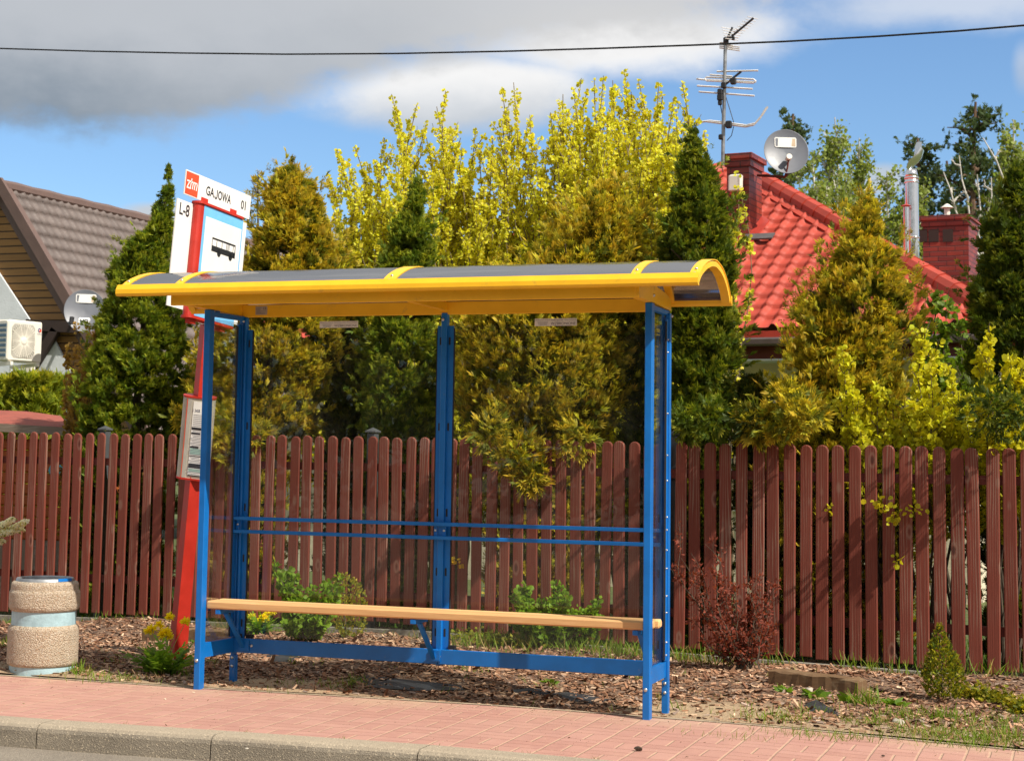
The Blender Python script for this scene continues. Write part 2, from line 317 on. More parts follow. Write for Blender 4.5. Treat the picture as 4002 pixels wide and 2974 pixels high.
# ------------------------------------------------------------------ mesh helpers
ORG = {}
def tag(o, label=None, cat=None, group=None, kind=None):
    if label: o['label'] = label
    if cat: o['category'] = cat
    if group: o['group'] = group
    if kind: o['kind'] = kind
    return o
def thing(name, loc, label, cat, group=None):
    o = bpy.data.objects.new(name, None); COL.objects.link(o); o.location = loc; o.empty_display_size = 0.1
    ORG[o.name] = np.array(loc, float); return tag(o, label, cat, group)
def link(name, verts, faces, mt, parent=None, smooth=False, loc=None, cols=None, label=None):
    verts = np.asarray(verts, float)
    org = ORG[parent.name] if parent else (np.array(loc, float) if loc is not None else np.zeros(3))
    me = bpy.data.meshes.new(name)
    if isinstance(faces, np.ndarray):
        n, k = faces.shape; me.vertices.add(len(verts)); me.vertices.foreach_set('co', (verts-org).ravel())
        me.loops.add(n*k); me.loops.foreach_set('vertex_index', faces.ravel()); me.polygons.add(n)
        me.polygons.foreach_set('loop_start', np.arange(0, n*k, k)); me.update(calc_edges=True)
    else:
        me.from_pydata([tuple(v) for v in (verts-org)], [], faces); me.update()
    if smooth: me.polygons.foreach_set('use_smooth', [True]*len(me.polygons))
    if cols is not None:
        ca = me.color_attributes.new('Col', 'FLOAT_COLOR', 'POINT'); ca.data.foreach_set('color', np.c_[cols, np.ones(len(cols))].ravel())
    if mt: me.materials.append(M[mt] if isinstance(mt, str) else mt)
    o = bpy.data.objects.new(name, me); COL.objects.link(o)
    if parent: o.parent = parent
    else: o.location = org
    ORG[o.name] = org
    if label: o['label'] = label
    return o
class MB:
    def __init__(s): s.v = []; s.f = []
    def add(s, vs, fs):
        k = len(s.v); s.v += [np.array(p, float) for p in vs]; s.f += [tuple(i+k for i in f) for f in fs]; return s
    def obox(s, c, ax, ay, az_, hx, hy, hz, bev=0.0):
        c, ax, ay, az_ = map(lambda q: np.array(q, float), (c, ax, ay, az_))
        if bev <= 0:
            vs = [c+sx*hx*ax+sy*hy*ay+sz*hz*az_ for sz in (-1, 1) for sy in (-1, 1) for sx in (-1, 1)]
            return s.add(vs, [(0, 2, 3, 1), (4, 5, 7, 6), (0, 1, 5, 4), (2, 6, 7, 3), (0, 4, 6, 2), (1, 3, 7, 5)])
        prof = []                              # bevelled: chamfered profile extruded along the longest axis
        H = [hx, hy, hz]; A = [ax, ay, az_]; l = int(np.argmax(H)); a, b = [i for i in range(3) if i != l]
        if np.dot(np.cross(A[a], A[b]), A[l]) < 0: a, b = b, a
        ha, hb = H[a], H[b]; bev = min(bev, ha*0.45, hb*0.45)
        pr = [(ha-bev, -hb), (ha, -hb+bev), (ha, hb-bev), (ha-bev, hb), (-ha+bev, hb), (-ha, hb-bev), (-ha, -hb+bev), (-ha+bev, -hb)]
        vs = []; L = H[l]
        for off, k in ((-L, bev), (-L+bev, 0), (L-bev, 0), (L, bev)):
            for p, q in pr:
                pp = np.sign(p)*max(abs(p)-k, 0); qq = np.sign(q)*max(abs(q)-k, 0); vs.append(c+A[l]*off+A[a]*pp+A[b]*qq)
        fs = [tuple(reversed(range(8))), tuple(24+i for i in range(8))]
        for r in range(3):
            for i in range(8): j = (i+1) % 8; fs.append((r*8+i, r*8+j, r*8+8+j, r*8+8+i))
        return s.add(vs, fs)
    def box(s, lo, hi, bev=0.0):
        lo = np.array(lo, float); hi = np.array(hi, float); c = (lo+hi)/2; h = (hi-lo)/2
        return s.obox(c, (1, 0, 0), (0, 1, 0), (0, 0, 1), *h, bev=bev)
    def bar(s, a, b, w, h, up=(0, 0, 1), bev=0.0):
        a = np.array(a, float); b = np.array(b, float); d = b-a; L = np.linalg.norm(d); d = d/L; u = np.array(up, float)
        sdir = np.cross(d, u); sdir /= np.linalg.norm(sdir); u2 = np.cross(sdir, d)
        return s.obox((a+b)/2, sdir, d, u2, w/2, L/2, h/2, bev)
    def tube(s, pts, r, n=8, cap=True):
        pts = [np.array(p, float) for p in pts]; rs = r if isinstance(r, (list, tuple, np.ndarray)) else [r]*len(pts); vs = []
        ref = None
        for i, p in enumerate(pts):
            d = (pts[min(i+1, len(pts)-1)]-pts[max(i-1, 0)]); d = d/(np.linalg.norm(d)+1e-9)
            if ref is None: ref = np.cross(d, (0.3, 0.2, 1)) if abs(d[2]) < 0.9 else np.cross(d, (1, 0.1, 0))
            a = ref-d*np.dot(ref, d); a /= np.linalg.norm(a)+1e-9; ref = a; b = np.cross(d, a)
            for k in range(n): t = 2*math.pi*k/n; vs.append(p+rs[i]*(math.cos(t)*a+math.sin(t)*b))
        fs = []
        for i in range(len(pts)-1):
            for k in range(n): j = (k+1) % n; fs.append((i*n+k, i*n+j, (i+1)*n+j, (i+1)*n+k))
        if cap: fs += [tuple(reversed(range(n))), tuple((len(pts)-1)*n+k for k in range(n))]
        return s.add(vs, fs)
    def lathe(s, prof, c, n=48, axis=(0, 0, 1)):
        a = np.array(axis, float); a /= np.linalg.norm(a); x = np.cross(a, (0, 1, 0) if abs(a[1]) < 0.9 else (1, 0, 0)); x /= np.linalg.norm(x); y = np.cross(a, x); c = np.array(c, float)
        vs = [c+a*z+r*(math.cos(2*math.pi*k/n)*x+math.sin(2*math.pi*k/n)*y) for r, z in prof for k in range(n)]
        fs = [(i*n+k, i*n+(k+1) % n, (i+1)*n+(k+1) % n, (i+1)*n+k) for i in range(len(prof)-1) for k in range(n)]
        return s.add(vs, fs)
    def prism(s, poly, d):                     # polygon (3-D points) extruded by vector d
        n = len(poly); d = np.array(d, float); vs = [np.array(p, float) for p in poly]; vs += [p+d for p in vs]
        return s.add(vs, [tuple(reversed(range(n))), tuple(range(n, 2*n))]+[(i, (i+1) % n, n+(i+1) % n, n+i) for i in range(n)])
    def quad(s, a, b, c, d): return s.add([a, b, c, d], [(0, 1, 2, 3)])
    def disc(s, c, nrm, r, n=12, th=0.004):
        nrm = np.array(nrm, float); nrm /= np.linalg.norm(nrm)
        return s.lathe([(0.0001, th), (r*0.6, th), (r, th*0.35), (r, -th*0.2)], c, n, nrm)
    def build(s, name, mt, parent=None, smooth=False, loc=None, label=None):
        return link(name, s.v, s.f, mt, parent, smooth, loc, label=label)
def struct(o): o['kind'] = 'structure'; return o
def skew(b):                                    # the left side frame stands a little out of square
    for v in b.v: v[0] += .030*max(0, v[1]-.04)/.36
    return b
def text(body, name, mt, parent, org, xdir, ydir, size, width=None, height=None, font_shear=0, depth=0.0006, bold=0.0, center=False):
    cu = bpy.data.curves.new(name, 'FONT'); cu.body = body; cu.size = 1.0; cu.extrude = 0.0; cu.offset = bold
    to = bpy.data.objects.new('tmp', cu); COL.objects.link(to)
    me = bpy.data.meshes.new_from_object(to.evaluated_get(bpy.context.evaluated_depsgraph_get())); bpy.data.objects.remove(to)
    n = len(me.vertices); a = np.empty(n*3); me.vertices.foreach_get('co', a); a = a.reshape(-1, 3)
    mn, mx = a.min(0), a.max(0); sx = sy = size
    if width: sx = width/(mx[0]-mn[0])
    if height: sy = height/(mx[1]-mn[1])
    xd = np.array(xdir, float); yd = np.array(ydir, float); zd = np.cross(xd, yd)
    P = np.array(org)+np.outer((a[:, 0]-mn[0])*sx, xd)+np.outer((a[:, 1]-mn[1])*sy, yd)+zd*depth
    o = ORG[parent.name]; me.vertices.foreach_set('co', (P-o).ravel()); me.materials.clear(); me.materials.append(M[mt]); me.update()
    ob = bpy.data.objects.new(name, me); COL.objects.link(ob); ob.parent = parent; ORG[ob.name] = o; return ob

# ------------------------------------------------------------------ ground
def bend(x): return float(np.interp(x, [-12, -6, -1.3, 0, 1.0, 1.9, 2.35, 2.87, 3.3, 4.6, 6.5, 10], [-0.9, -0.35, 0, 0.02, 0.08, 0.115, 0.09, 0.06, 0.03, -0.2, -0.75, -2.2]))
FA = np.array([-2.149, 3.583]); FB = np.array([4.431, 2.761]); FD = (FB-FA)/np.linalg.norm(FB-FA); FN = np.array([-FD[1], FD[0]])
def fy(x): return FA[1]+(x-FA[0])*(FB[1]-FA[1])/(FB[0]-FA[0])
def fgz(x): return float(np.interp(x, [-5, -4, -2.1, -0.33, 1, 2.26, 4.43, 6], [-0.12, -0.10, -0.03, 0.02, 0.01, -0.02, -0.03, -0.04]))
_ph = RNG.uniform(0, 6.28, 24); _fr = RNG.uniform(1.2, 9, 24); _an = RNG.uniform(0, 6.28, 24)
def bumps(x, y):
    s = 0
    for p, f, a in zip(_ph, _fr, _an): s = s+np.sin((x*math.cos(a)+y*math.sin(a))*f+p)/f
    return s*0.022
def gz(x, y):                                  # mulch bed height
    e = bend(x); t = (y-e)/max(fy(x)-e, 0.1); t = min(max(t, 0), 1)
    k = min(max((y-e)/0.25, 0), 1)
    return 0.006+k*0.016*(1-t)+fgz(x)*t+bumps(x, y)*k*0.8
# far ground sheet
link_ = link('ground', [(-900, -60, -0.16), (900, -60, -0.16), (900, 2500, -0.16), (-900, 2500, -0.16)], [(0, 1, 2, 3)], None)
def ground_material(name, c1, c2, c3, sc=3.0, bd=0.01):
    mt, g, p = mat(name); v = coords(g); f, _ = g.noise(v, sc, 6, 0.65); f2, _ = g.noise(v, sc*12, 4, 0.7)
    c = g.mix(g.remap(f, 0.35, 0.65), c1, c2); c = g.mix(g.remap(f2, 0.45, 0.7, 0, 0.7), c, c3)
    g.put(p.inputs['Base Color'], c); p.inputs['Roughness'].default_value = 0.95; g.put(p.inputs['Normal'], g.bump(f2, bd)); return mt
link_.data.materials.append(ground_material('meadow_soil', (0.06, 0.075, 0.02), (0.09, 0.085, 0.035), (0.16, 0.11, 0.06))); struct(link_)
lawn = MB(); lawn.add([(-40, 3.85, -0.05), (40, 2.9 - 4.2, -0.05), (40, 60, -0.05), (-40, 60, -0.05)], [(0, 1, 2, 3)])
lw = link('garden_lawn', [(-40, fy(-40)+0.02, -0.06), (40, fy(40)+0.02, -0.06), (40, 60, -0.06), (-40, 60, -0.06)], [(0, 1, 2, 3)], ground_material('lawn_soil', (0.07, 0.11, 0.02), (0.05, 0.08, 0.015), (0.20, 0.13, 0.07), 1.2)); struct(lw)
# road
def asphalt():
    mt, g, p = mat('asphalt'); v = coords(g); f, _ = g.noise(v, 2.0, 5, 0.6); vo = g.voro(v, 220.0)
    c = g.mix(g.remap(f, 0.3, 0.7), (0.23, 0.195, 0.155), (0.30, 0.255, 0.20)); c = g.mix(g.remap(g.sep(vo['Color'])[0], 0.75, 1.0, 0, 0.7), c, (0.42, 0.36, 0.28)); c = g.mix(g.remap(g.sep(vo['Color'])[1], 0.8, 1.0, 0, 0.6), c, (0.06, 0.055, 0.05))
    g.put(p.inputs['Base Color'], c); p.inputs['Roughness'].default_value = 0.85; g.put(p.inputs['Normal'], g.bump(vo['Distance'], 0.004)); return mt
rd = link('road', [(-80, -1.45-9, -0.118), (80, -8-9, -0.118), (80, -1.3, -0.118), (-80, -1.3, -0.118)], [(0, 1, 2, 3)], None)
rd.data.materials.append(asphalt())
for i, q in enumerate([(-80, -60), (80, -60), (80, -1.2), (-80, -1.2)]): rd.data.vertices[i].co = (q[0], q[1], -0.118)
struct(rd)
# pavement
def pavement_material():
    mt, g, p = mat('red_paving_blocks'); uv = g.n.new('ShaderNodeUVMap').outputs[0]; x, y = g.sep(uv)[:2]; v = coords(g)
    nz, _ = g.noise(v, 3.0, 3); wob = g.M('MULTIPLY', g.M('SUBTRACT', nz, 0.5), 0.012)
    f1, _ = g.noise(v, 55.0, 3)
    u = g.M('DIVIDE', g.M('ADD', g.M('SUBTRACT', x, 2.66), wob), 0.2095); w = g.M('DIVIDE', g.M('ADD', y, g.M('ADD', 1.005, wob)), 0.1845)
    iu, iw = g.M('FLOOR', u), g.M('FLOOR', w); fu, fw = g.M('FRACT', u), g.M('FRACT', w)
    par = g.M('FLOORED_MODULO', g.M('ADD', iu, iw), 2.0)            # 0: two blocks side by side, 1: two blocks stacked
    def line(fr, at_, wid):
        d = g.M('ABSOLUTE', g.M('SUBTRACT', fr, at_)); return g.remap(d, wid, wid*0.35)
    col_ = g.M('MAXIMUM', line(fu, 0.0, 0.040), line(fu, 1.0, 0.040)); row_ = g.M('MAXIMUM', line(fw, 0.0, 0.030), line(fw, 1.0, 0.030))
    midv = g.M('MULTIPLY', line(fu, 0.5, 0.040), g.M('SUBTRACT', 1.0, par)); midh = g.M('MULTIPLY', line(fw, 0.5, 0.028), par)
    sand = g.M('MAXIMUM', col_, midv); thin = g.M('MAXIMUM', row_, midh)
    q1 = g.M('MULTIPLY', g.M('SUBTRACT', 1.0, par), g.M('FLOOR', g.M('MULTIPLY', fu, 2.0))); q2 = g.M('MULTIPLY', par, g.M('FLOOR', g.M('MULTIPLY', fw, 2.0)))
    wn = g.n.new('ShaderNodeTexWhiteNoise'); wn.noise_dimensions = '3D'; g.put(wn.inputs['Vector'], g.comb(iu, iw, g.M('ADD', q1, g.M('MULTIPLY', q2, 3.0))))
    base = g.mix(wn.outputs['Value'], (0.385, 0.182, 0.146), (0.455, 0.232, 0.188))
    f, _ = g.noise(v, 1.3, 5, 0.6); f4, _ = g.noise(v, 9.0, 5, 0.7)
    base = g.mix(g.remap(f4, 0.35, 0.75, 0, 0.45), base, (0.55, 0.29, 0.215))
    base = g.mix(g.remap(f1, 0.62, 0.74, 0, 0.5), base, (0.30, 0.09, 0.06))
    sandc = g.mix(f1, (0.46, 0.32, 0.20), (0.55, 0.39, 0.25))
    c = g.mix(g.M('MULTIPLY', thin, g.remap(f4, 0.3, 0.6, 0.55, 0.9)), base, g.mix(f4, (0.19, 0.065, 0.048), (0.36, 0.17, 0.115)))
    c = g.mix(g.M('MULTIPLY', sand, g.remap(f4, 0.3, 0.65, 0.30, 0.85)), c, sandc)
    # drifted sand near the bed and thin dust film
    ds = g.M('MULTIPLY', g.remap(y, -0.34, 0.02), g.remap(g.M('ADD', f, g.M('MULTIPLY', f4, 0.5)), 0.60, 0.95)); c = g.mix(g.M('MULTIPLY', ds, 0.85), c, sandc)
    leftd = g.remap(x, 1.2, -1.5, 0, 0.45); c = g.mix(g.M('MULTIPLY', leftd, g.remap(f, 0.3, 0.7)), c, (0.58, 0.30, 0.21))
    c = g.mix(g.remap(f, 0.2, 0.8, 0.06, 0.28), c, (0.49, 0.32, 0.24))
    g.put(p.inputs['Base Color'], c); p.inputs['Roughness'].default_value = 0.88
    hgt = g.M('SUBTRACT', g.M('MULTIPLY', f1, 0.35), g.M('MAXIMUM', g.M('MULTIPLY', sand, 1.0), g.M('MULTIPLY', thin, 0.8))); g.put(p.inputs['Normal'], g.bump(hgt, 0.003)); return mt
def strip(name, mt, y0, y1, zf, xs, rows=1, uvshift=True, kind=True):
    vs, fs, uv = [], [], []
    for x in xs:
        b = bend(x)
        for r in range(rows+1):
            yy = y0+(y1-y0)*r/rows; vs.append((x, yy+b, zf(r, x) if callable(zf) else zf)); uv.append((x, yy))
    k = rows+1
    for i in range(len(xs)-1):
        for r in range(rows): fs.append((i*k+r, (i+1)*k+r, (i+1)*k+r+1, i*k+r+1))
    o = link(name, vs, fs, mt); ul = o.data.uv_layers.new(name='UVMap')
    for lp in o.data.loops: ul.data[lp.index].uv = uv[lp.vertex_index]
    return struct(o)
XS = list(np.arange(-12, 10.01, 0.25))
strip('pavement', pavement_material(), -1.328, 0.02, 0.0, XS, 1)
# kerb stones: 1 m units with joints
def kerb_material():
    mt, g, p = mat('kerb_concrete'); v = coords(g); f, _ = g.noise(v, 2.2, 5, 0.6); vo = g.voro(v, 170.0); z = g.sep(v)[2]
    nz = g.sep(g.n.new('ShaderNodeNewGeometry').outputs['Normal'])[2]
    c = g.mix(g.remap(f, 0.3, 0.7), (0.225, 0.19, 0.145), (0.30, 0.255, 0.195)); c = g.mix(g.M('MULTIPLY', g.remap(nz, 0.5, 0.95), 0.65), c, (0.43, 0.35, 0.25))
    c = g.mix(g.remap(g.sep(vo['Color'])[0], 0.84, 1.0, 0, 0.75), c, (0.56, 0.46, 0.33)); c = g.mix(g.remap(g.sep(vo['Color'])[1], 0.88, 1.0, 0, 0.5), c, (0.09, 0.07, 0.055))
    f2, _ = g.noise(g.V('MULTIPLY', v, (1.0, 8.0, 14.0)), 1.0, 4); c = g.mix(g.remap(f2, 0.5, 0.8, 0, 0.35), c, (0.14, 0.115, 0.09))
    g.put(p.inputs['Base Color'], c); p.inputs['Roughness'].default_value = 0.9; g.put(p.inputs['Normal'], g.bump(vo['Distance'], 0.002)); return mt
M['kerb'] = kerb_material()
kb = MB(); joints = [-0.06+1.0*k for k in range(-12, 11)]; joints = [j if abs(j-0.94) > .3 else 0.885 for j in joints]
prof = [(-1.33, -0.2), (-1.33, 0.002), (-1.455, 0.002), (-1.478, -0.004), (-1.494, -0.018), (-1.50, -0.036), (-1.506, -0.2)]
for j0, j1 in zip(joints[:-1], joints[1:]):
    xs = np.linspace(j0+0.004, j1-0.004, 5); k0 = len(kb.v); n = len(prof)
    for x in xs:
        for (py, pz) in prof: kb.v.append(np.array([x, py+bend(x), pz]))
    for i in range(4):
        for r in range(n-1): kb.f.append((k0+i*n+r, k0+i*n+r+1, k0+(i+1)*n+r+1, k0+(i+1)*n+r))
    kb.f.append(tuple(k0+r for r in reversed(range(n)))); kb.f.append(tuple(k0+4*n+r for r in range(n)))
kbo = kb.build('kerb', 'kerb'); struct(kbo)
# thin concrete edging between pavement and bed
strip('pavement_edging', flat('sandy_concrete_edging', (0.40, 0.31, 0.21), 0.95, var=0.25, scale=12), 0.02, 0.055, 0.003, XS, 1)
# bed surface
def bed_material():
    mt, g, p = mat('bark_and_sand'); v = coords(g); x, y, z = g.sep(v)[:3]
    f, _ = g.noise(v, 2.2, 6, 0.65); f2, _ = g.noise(g.V('MULTIPLY', v, (1, 1.6, 1)), 38.0, 4, 0.7); vo = g.voro(g.V('MULTIPLY', v, (1.0, 1.7, 1.0)), 48.0); f5, _ = g.noise(v, 160.0, 2)
    bark = g.ramp(g.sep(vo['Color'])[0], [(0.0, (0.08, 0.045, 0.03)), (0.35, (0.18, 0.10, 0.06)), (0.7, (0.28, 0.17, 0.105)), (1.0, (0.40, 0.27, 0.18))])
    bark = g.mix(g.remap(vo['Distance'], 0.4, 0.8, 0, 0.8), bark, (0.04, 0.022, 0.014))
    sand = g.mix(f5, (0.38, 0.26, 0.15), (0.56, 0.41, 0.25))
    # bare sand by the pavement, mostly at both ends of the shelter
    e = g.M('ADD', y, g.M('MULTIPLY', g.M('SUBTRACT', f, 0.5), -1.3))
    near = g.remap(e, 0.52, 0.10); rr = g.V('LENGTH', g.V('SUBTRACT', g.comb(x, g.M('MULTIPLY', y, 1.3), 0), (2.95, 0.5, 0.0))); spot = g.remap(g.M('ADD', rr, g.M('MULTIPLY', f, -0.7)), 0.55, 0.05)
    rl = g.V('LENGTH', g.V('SUBTRACT', g.comb(x, g.M('MULTIPLY', y, 1.6), 0), (0.35, 0.42, 0.0))); spot2 = g.remap(g.M('ADD', rl, g.M('MULTIPLY', f, -0.6)), 0.45, 0.05)
    sm = g.M('MULTIPLY', g.M('MAXIMUM', g.M('MULTIPLY', near, 0.8), g.M('MAXIMUM', spot, spot2)), g.remap(f2, 0.25, 0.6, 0.45, 1.0))
    c = g.mix(sm, bark, sand); g.put(p.inputs['Base Color'], c); p.inputs['Roughness'].default_value = 0.95
    g.put(p.inputs['Normal'], g.bump(g.M('ADD', f2, g.M('MULTIPLY', vo['Distance'], -0.6)), 0.012)); return mt
nx, ny = 240, 70; bx = np.linspace(-7, 7, nx); vs = []
for x in bx:
    e = bend(x)+0.05; y1 = fy(x)+0.3
    for j in range(ny):
        y = e+(y1-e)*(j/(ny-1))**1.1; vs.append((x, y, gz(x, y)))
idx = np.arange(nx*ny).reshape(nx, ny); fs = np.stack([idx[:-1, :-1], idx[1:, :-1], idx[1:, 1:], idx[:-1, 1:]], -1).reshape(-1, 4)
bd = link('planting_bed', vs, fs, bed_material(), smooth=True); struct(bd)

# ------------------------------------------------------------------ leaf cards in bulk
def unit(a): return a/(np.linalg.norm(a, axis=-1, keepdims=True)+1e-9)
def cards(P, D, S, tmpl, scale, c0, c1):
    """P centres, D main dir, S side dir; tmpl (m,4,3) quads in (side, along, normal); colours blend base->tip by 'along'."""
    N = unit(np.cross(S, D)); n = len(P); m_ = len(tmpl); T = tmpl.reshape(-1, 3)
    V_ = P[:, None, :]+scale[:, None, None]*(T[None, :, 0:1]*S[:, None, :]+T[None, :, 1:2]*D[:, None, :]+T[None, :, 2:3]*N[:, None, :])
    tt = np.clip(T[:, 1], 0, 1)[None, :, None]; C_ = c0[:, None, :]*(1-tt)+c1[:, None, :]*tt
    F_ = np.arange(n*m_*4).reshape(-1, 4); return V_.reshape(-1, 3), F_, C_.reshape(-1, 3)
def fan(nl=7, spread=1.25, w=0.09, seed=0):
    r = np.random.default_rng(seed); q = []
    for k in range(nl):
        t = (k/(nl-1)-0.5); a = t*spread+r.uniform(-.1, .1); L = 1.0-0.45*abs(t)*1.4+r.uniform(-.1, .1); st = 0.05+0.45*(1-abs(2*t))*0.5
        dx, dy = math.sin(a), math.cos(a); z1 = r.uniform(-.12, .12)-0.1*abs(t)
        b = np.array([dx*st*0.4, st*0.5, 0]); e = np.array([dx*L, dy*L, z1]); md = b*0.45+e*0.55; px = np.array([dy, -dx, 0])*w
        q.append([b, md+px+[0, 0, 0.05], e, md-px-[0, 0, 0.05]])
        if k % 2 == 0:
            e2 = md+np.array([dy, -dx*0.4, 0.03])*0.26; q.append([md-px*.4, md*0.8+e2*.2+np.array([0, .07, 0]), e2, md*.8+e2*.2-np.array([0, .06, 0])])
    return np.array(q)
SPRAYS = [fan(7, 1.5, 0.050, s) for s in range(4)]
def jit(col, n, h=0.2, v=0.25):
    c = np.array(col)[None, :]*(1+RNG.uniform(-v, v, (n, 1)))*(1+RNG.uniform(-h*0.4, h*0.4, (n, 3))); return np.clip(c, 0, 1)
class Cloud:                                   # collects cards into ONE mesh
    def __init__(s): s.V = []; s.F = []; s.C = []; s.k = 0
    def add(s, v, f, c): s.V.append(v); s.F.append(f+s.k); s.C.append(c); s.k += len(v)
    def build(s, name, mt, parent=None, loc=None): return link(name, np.concatenate(s.V), np.concatenate(s.F), mt, parent, cols=np.concatenate(s.C), loc=loc)
def sprays(cl, P, D, size, green, gold, goldp, tm=None):
    n = len(P); D = unit(D); S = unit(np.cross(D, RNG.normal(size=(n, 3)))); which = RNG.integers(0, 4, n)
    isg = RNG.random(n) < goldp
    c0 = jit(green, n); c1 = np.where(isg[:, None], jit(gold, n, .25, .3), jit(green, n, .2, .35)*1.25)
    for w in range(4):
        k = which == w
        if k.any(): cl.add(*cards(P[k], D[k], S[k], (tm or SPRAYS)[w], size[k], c0[k], c1[k]))
def conifer(name, label, cat, rows, depth, green, gold, goldp, dens=1.0, size=0.085, lump=0.16, extra=None, seed=1, group=None, shag=0.5):
    global RNG; RNG = np.random.default_rng(seed)
    R_ = []
    for (py, xl, xr) in rows:
        a = at(xl, py, 1, depth); b = at(xr, py, 1, depth); R_.append(((a[2]+b[2])/2, (a[0]+b[0])/2, abs(b[0]-a[0])/2*(0.95 if goldp > .55 else 1.03)))
    R_ = np.array(sorted(R_)); z0 = max(R_[0, 0]-0.02, -0.05); zs = R_[:, 0]
    if zs[0] > 0.3: R_ = np.vstack([[0.05, R_[0, 1], R_[0, 2]*0.85], R_]); zs = R_[:, 0]
    cx_ = lambda z: np.interp(z, zs, R_[:, 1]); rr = lambda z: np.interp(z, zs, R_[:, 2])
    base = (float(cx_(0.1)), depth, -0.06); root = thing(name, base, label, cat, group); cl = Cloud()
    zt = zs[-1]; zg = np.linspace(zs[0], zt, 200); wgt = rr(zg)+0.03; area = 2*math.pi*float(np.mean(rr(zg)))*(zg[-1]-zg[0])
    nc_ = int(area/(lump*lump)*1.72*dens)+30
    zc = np.interp(RNG.random(nc_), np.cumsum(wgt)/wgt.sum(), zg); th = RNG.uniform(0, 2*math.pi, nc_)
    front = np.sin(th) > 0.35; th = np.where(front & (RNG.random(nc_) < 0.6), -th, th)     # hidden rear side a little thinner
    r_ = rr(zc)*(1-0.42*RNG.random(nc_)**1.3); out = np.stack([np.cos(th), np.sin(th), 0*th], 1)
    Cc = np.stack([cx_(zc), np.full(nc_, depth), zc], 1)+out*np.maximum(r_-lump*0.45, 0)[:, None]
    m_ = int(72); n = nc_*m_
    cc = np.repeat(Cc, m_, 0); oo = np.repeat(out, m_, 0)
    lean = np.repeat(unit(out*1.0+np.array([0, 0, 1])*RNG.uniform(0.1, 1.3, (nc_, 1))+RNG.normal(size=(nc_, 3))*0.3), m_, 0)
    off = unit(RNG.normal(size=(n, 3)))*(RNG.random((n, 1))**0.45)*lump*0.50*np.repeat(RNG.uniform(.7, 1.25, (nc_, 1)), m_, 0)
    lim = np.minimum(1, (rr(np.clip(cc[:, 2:3]+off[:, 2:3], zs[0], zt))+0.04)/(lump*0.9)); off *= lim
    P = cc+off; D = unit(lean*0.9+off/lump*0.9+RNG.normal(size=(n, 3))*0.35+np.array([0, 0, 0.25]))
    P += D*-size*0.4
    # clump-wise golden tint, strongest where new shoots face out
    tip = np.einsum('ij,ij->i', off, unit(lean))/(lump*.5); gp = np.clip(np.repeat(np.clip(goldp+RNG.normal(size=nc_)*0.22*min(goldp*2, 1), 0, 1), m_)+tip*(.9 if goldp > .55 else .5)-(.12 if goldp > .55 else .08), 0, 1)
    sprays(cl, P, D, size*0.70*RNG.uniform(0.65, 1.25, n)*np.clip(lim[:, 0]*1.2, 0.5, 1), green, gold, gp)
    # loose shoots breaking the outline
    k = int(area*55*shag); zc = np.interp(RNG.random(k), np.cumsum(wgt)/wgt.sum(), zg); th = RNG.uniform(0, 2*math.pi, k)
    out = np.stack([np.cos(th), np.sin(th), 0*th], 1); P0 = np.stack([cx_(zc), np.full(k, depth), zc], 1)+out*(rr(zc)*0.98)[:, None]
    Dv = unit(out*0.8+np.array([0, 0, 0.9])+RNG.normal(size=(k, 3))*0.3)
    for j in range(3): sprays(cl, P0+Dv*j*size*0.5, Dv+RNG.normal(size=(k, 3))*0.25, size*RNG.uniform(0.6, 1.0, k), green, gold, np.full(k, min(goldp*1.3, 1)))
    tipn = 26; tz = zt-RNG.random(tipn)*0.22; P0 = np.stack([cx_(tz)+RNG.normal(size=tipn)*0.008, depth+RNG.normal(size=tipn)*0.008, tz], 1)
    sprays(cl, P0, np.array([0, 0, 1.0])+RNG.normal(size=(tipn, 3))*0.35, size*0.7*np.ones(tipn), green, gold, np.full(tipn, goldp))
    if extra is not None:
        for (px, py, yd, rad, cnt) in extra:
            c = at(px, py, 1, yd); off = unit(RNG.normal(size=(cnt, 3)))*(RNG.random((cnt, 1))**0.5)*rad
            sprays(cl, c+off, unit(off)+np.array([0, -0.3, 0.1])+RNG.normal(size=(cnt, 3))*0.4, size*RNG.uniform(0.7, 1.2, cnt), green, gold, np.full(cnt, goldp))
    cl.build('crown', 'leaf', root)
    tb = MB(); hts = np.linspace(-0.06, zt*0.93, 7); tb.tube([(cx_(max(h, 0.1)), depth, h) for h in hts], [0.06*(1-i/7.5) for i in range(7)], 8)
    for i in range(14):
        z = RNG.uniform(0.2, zt*0.8); t = RNG.uniform(0, 6.28); r = rr(z)*0.8; tb.tube([(cx_(z), depth, z), (cx_(z)+math.cos(t)*r*.5, depth+math.sin(t)*r*.5, z+.1), (cx_(z)+math.cos(t)*r, depth+math.sin(t)*r, z+.3*r+.1)], [0.018, .012, .004], 5)
    tb.build('trunk', 'twig', root); return root
G1 = (0.055, 0.085, 0.012); G1T = (0.13, 0.15, 0.018)
GOLD = (1.0, 0.70, 0.055)
yF = lambda px: fy(at(px, 940, 1, 3.3)[0])
conifer('thuja_tree', 'tall dark green thuja between the brown-roofed house and the bus stop sign', 'thuja', [(362, 366, 370), (387, 361, 373), (414, 350, 381), (441, 334, 380), (495, 317, 382), (549, 262, 392), (603, 243, 398), (657, 236, 404), (711, 215, 408), (765, 205, 415), (850, 190, 412), (940, 182, 400), (1010, 188, 395)], fy(-2.6)+0.85, (0.11, 0.165, 0.016), (0.48, 0.52, 0.04), 0.5, seed=3, size=0.085)
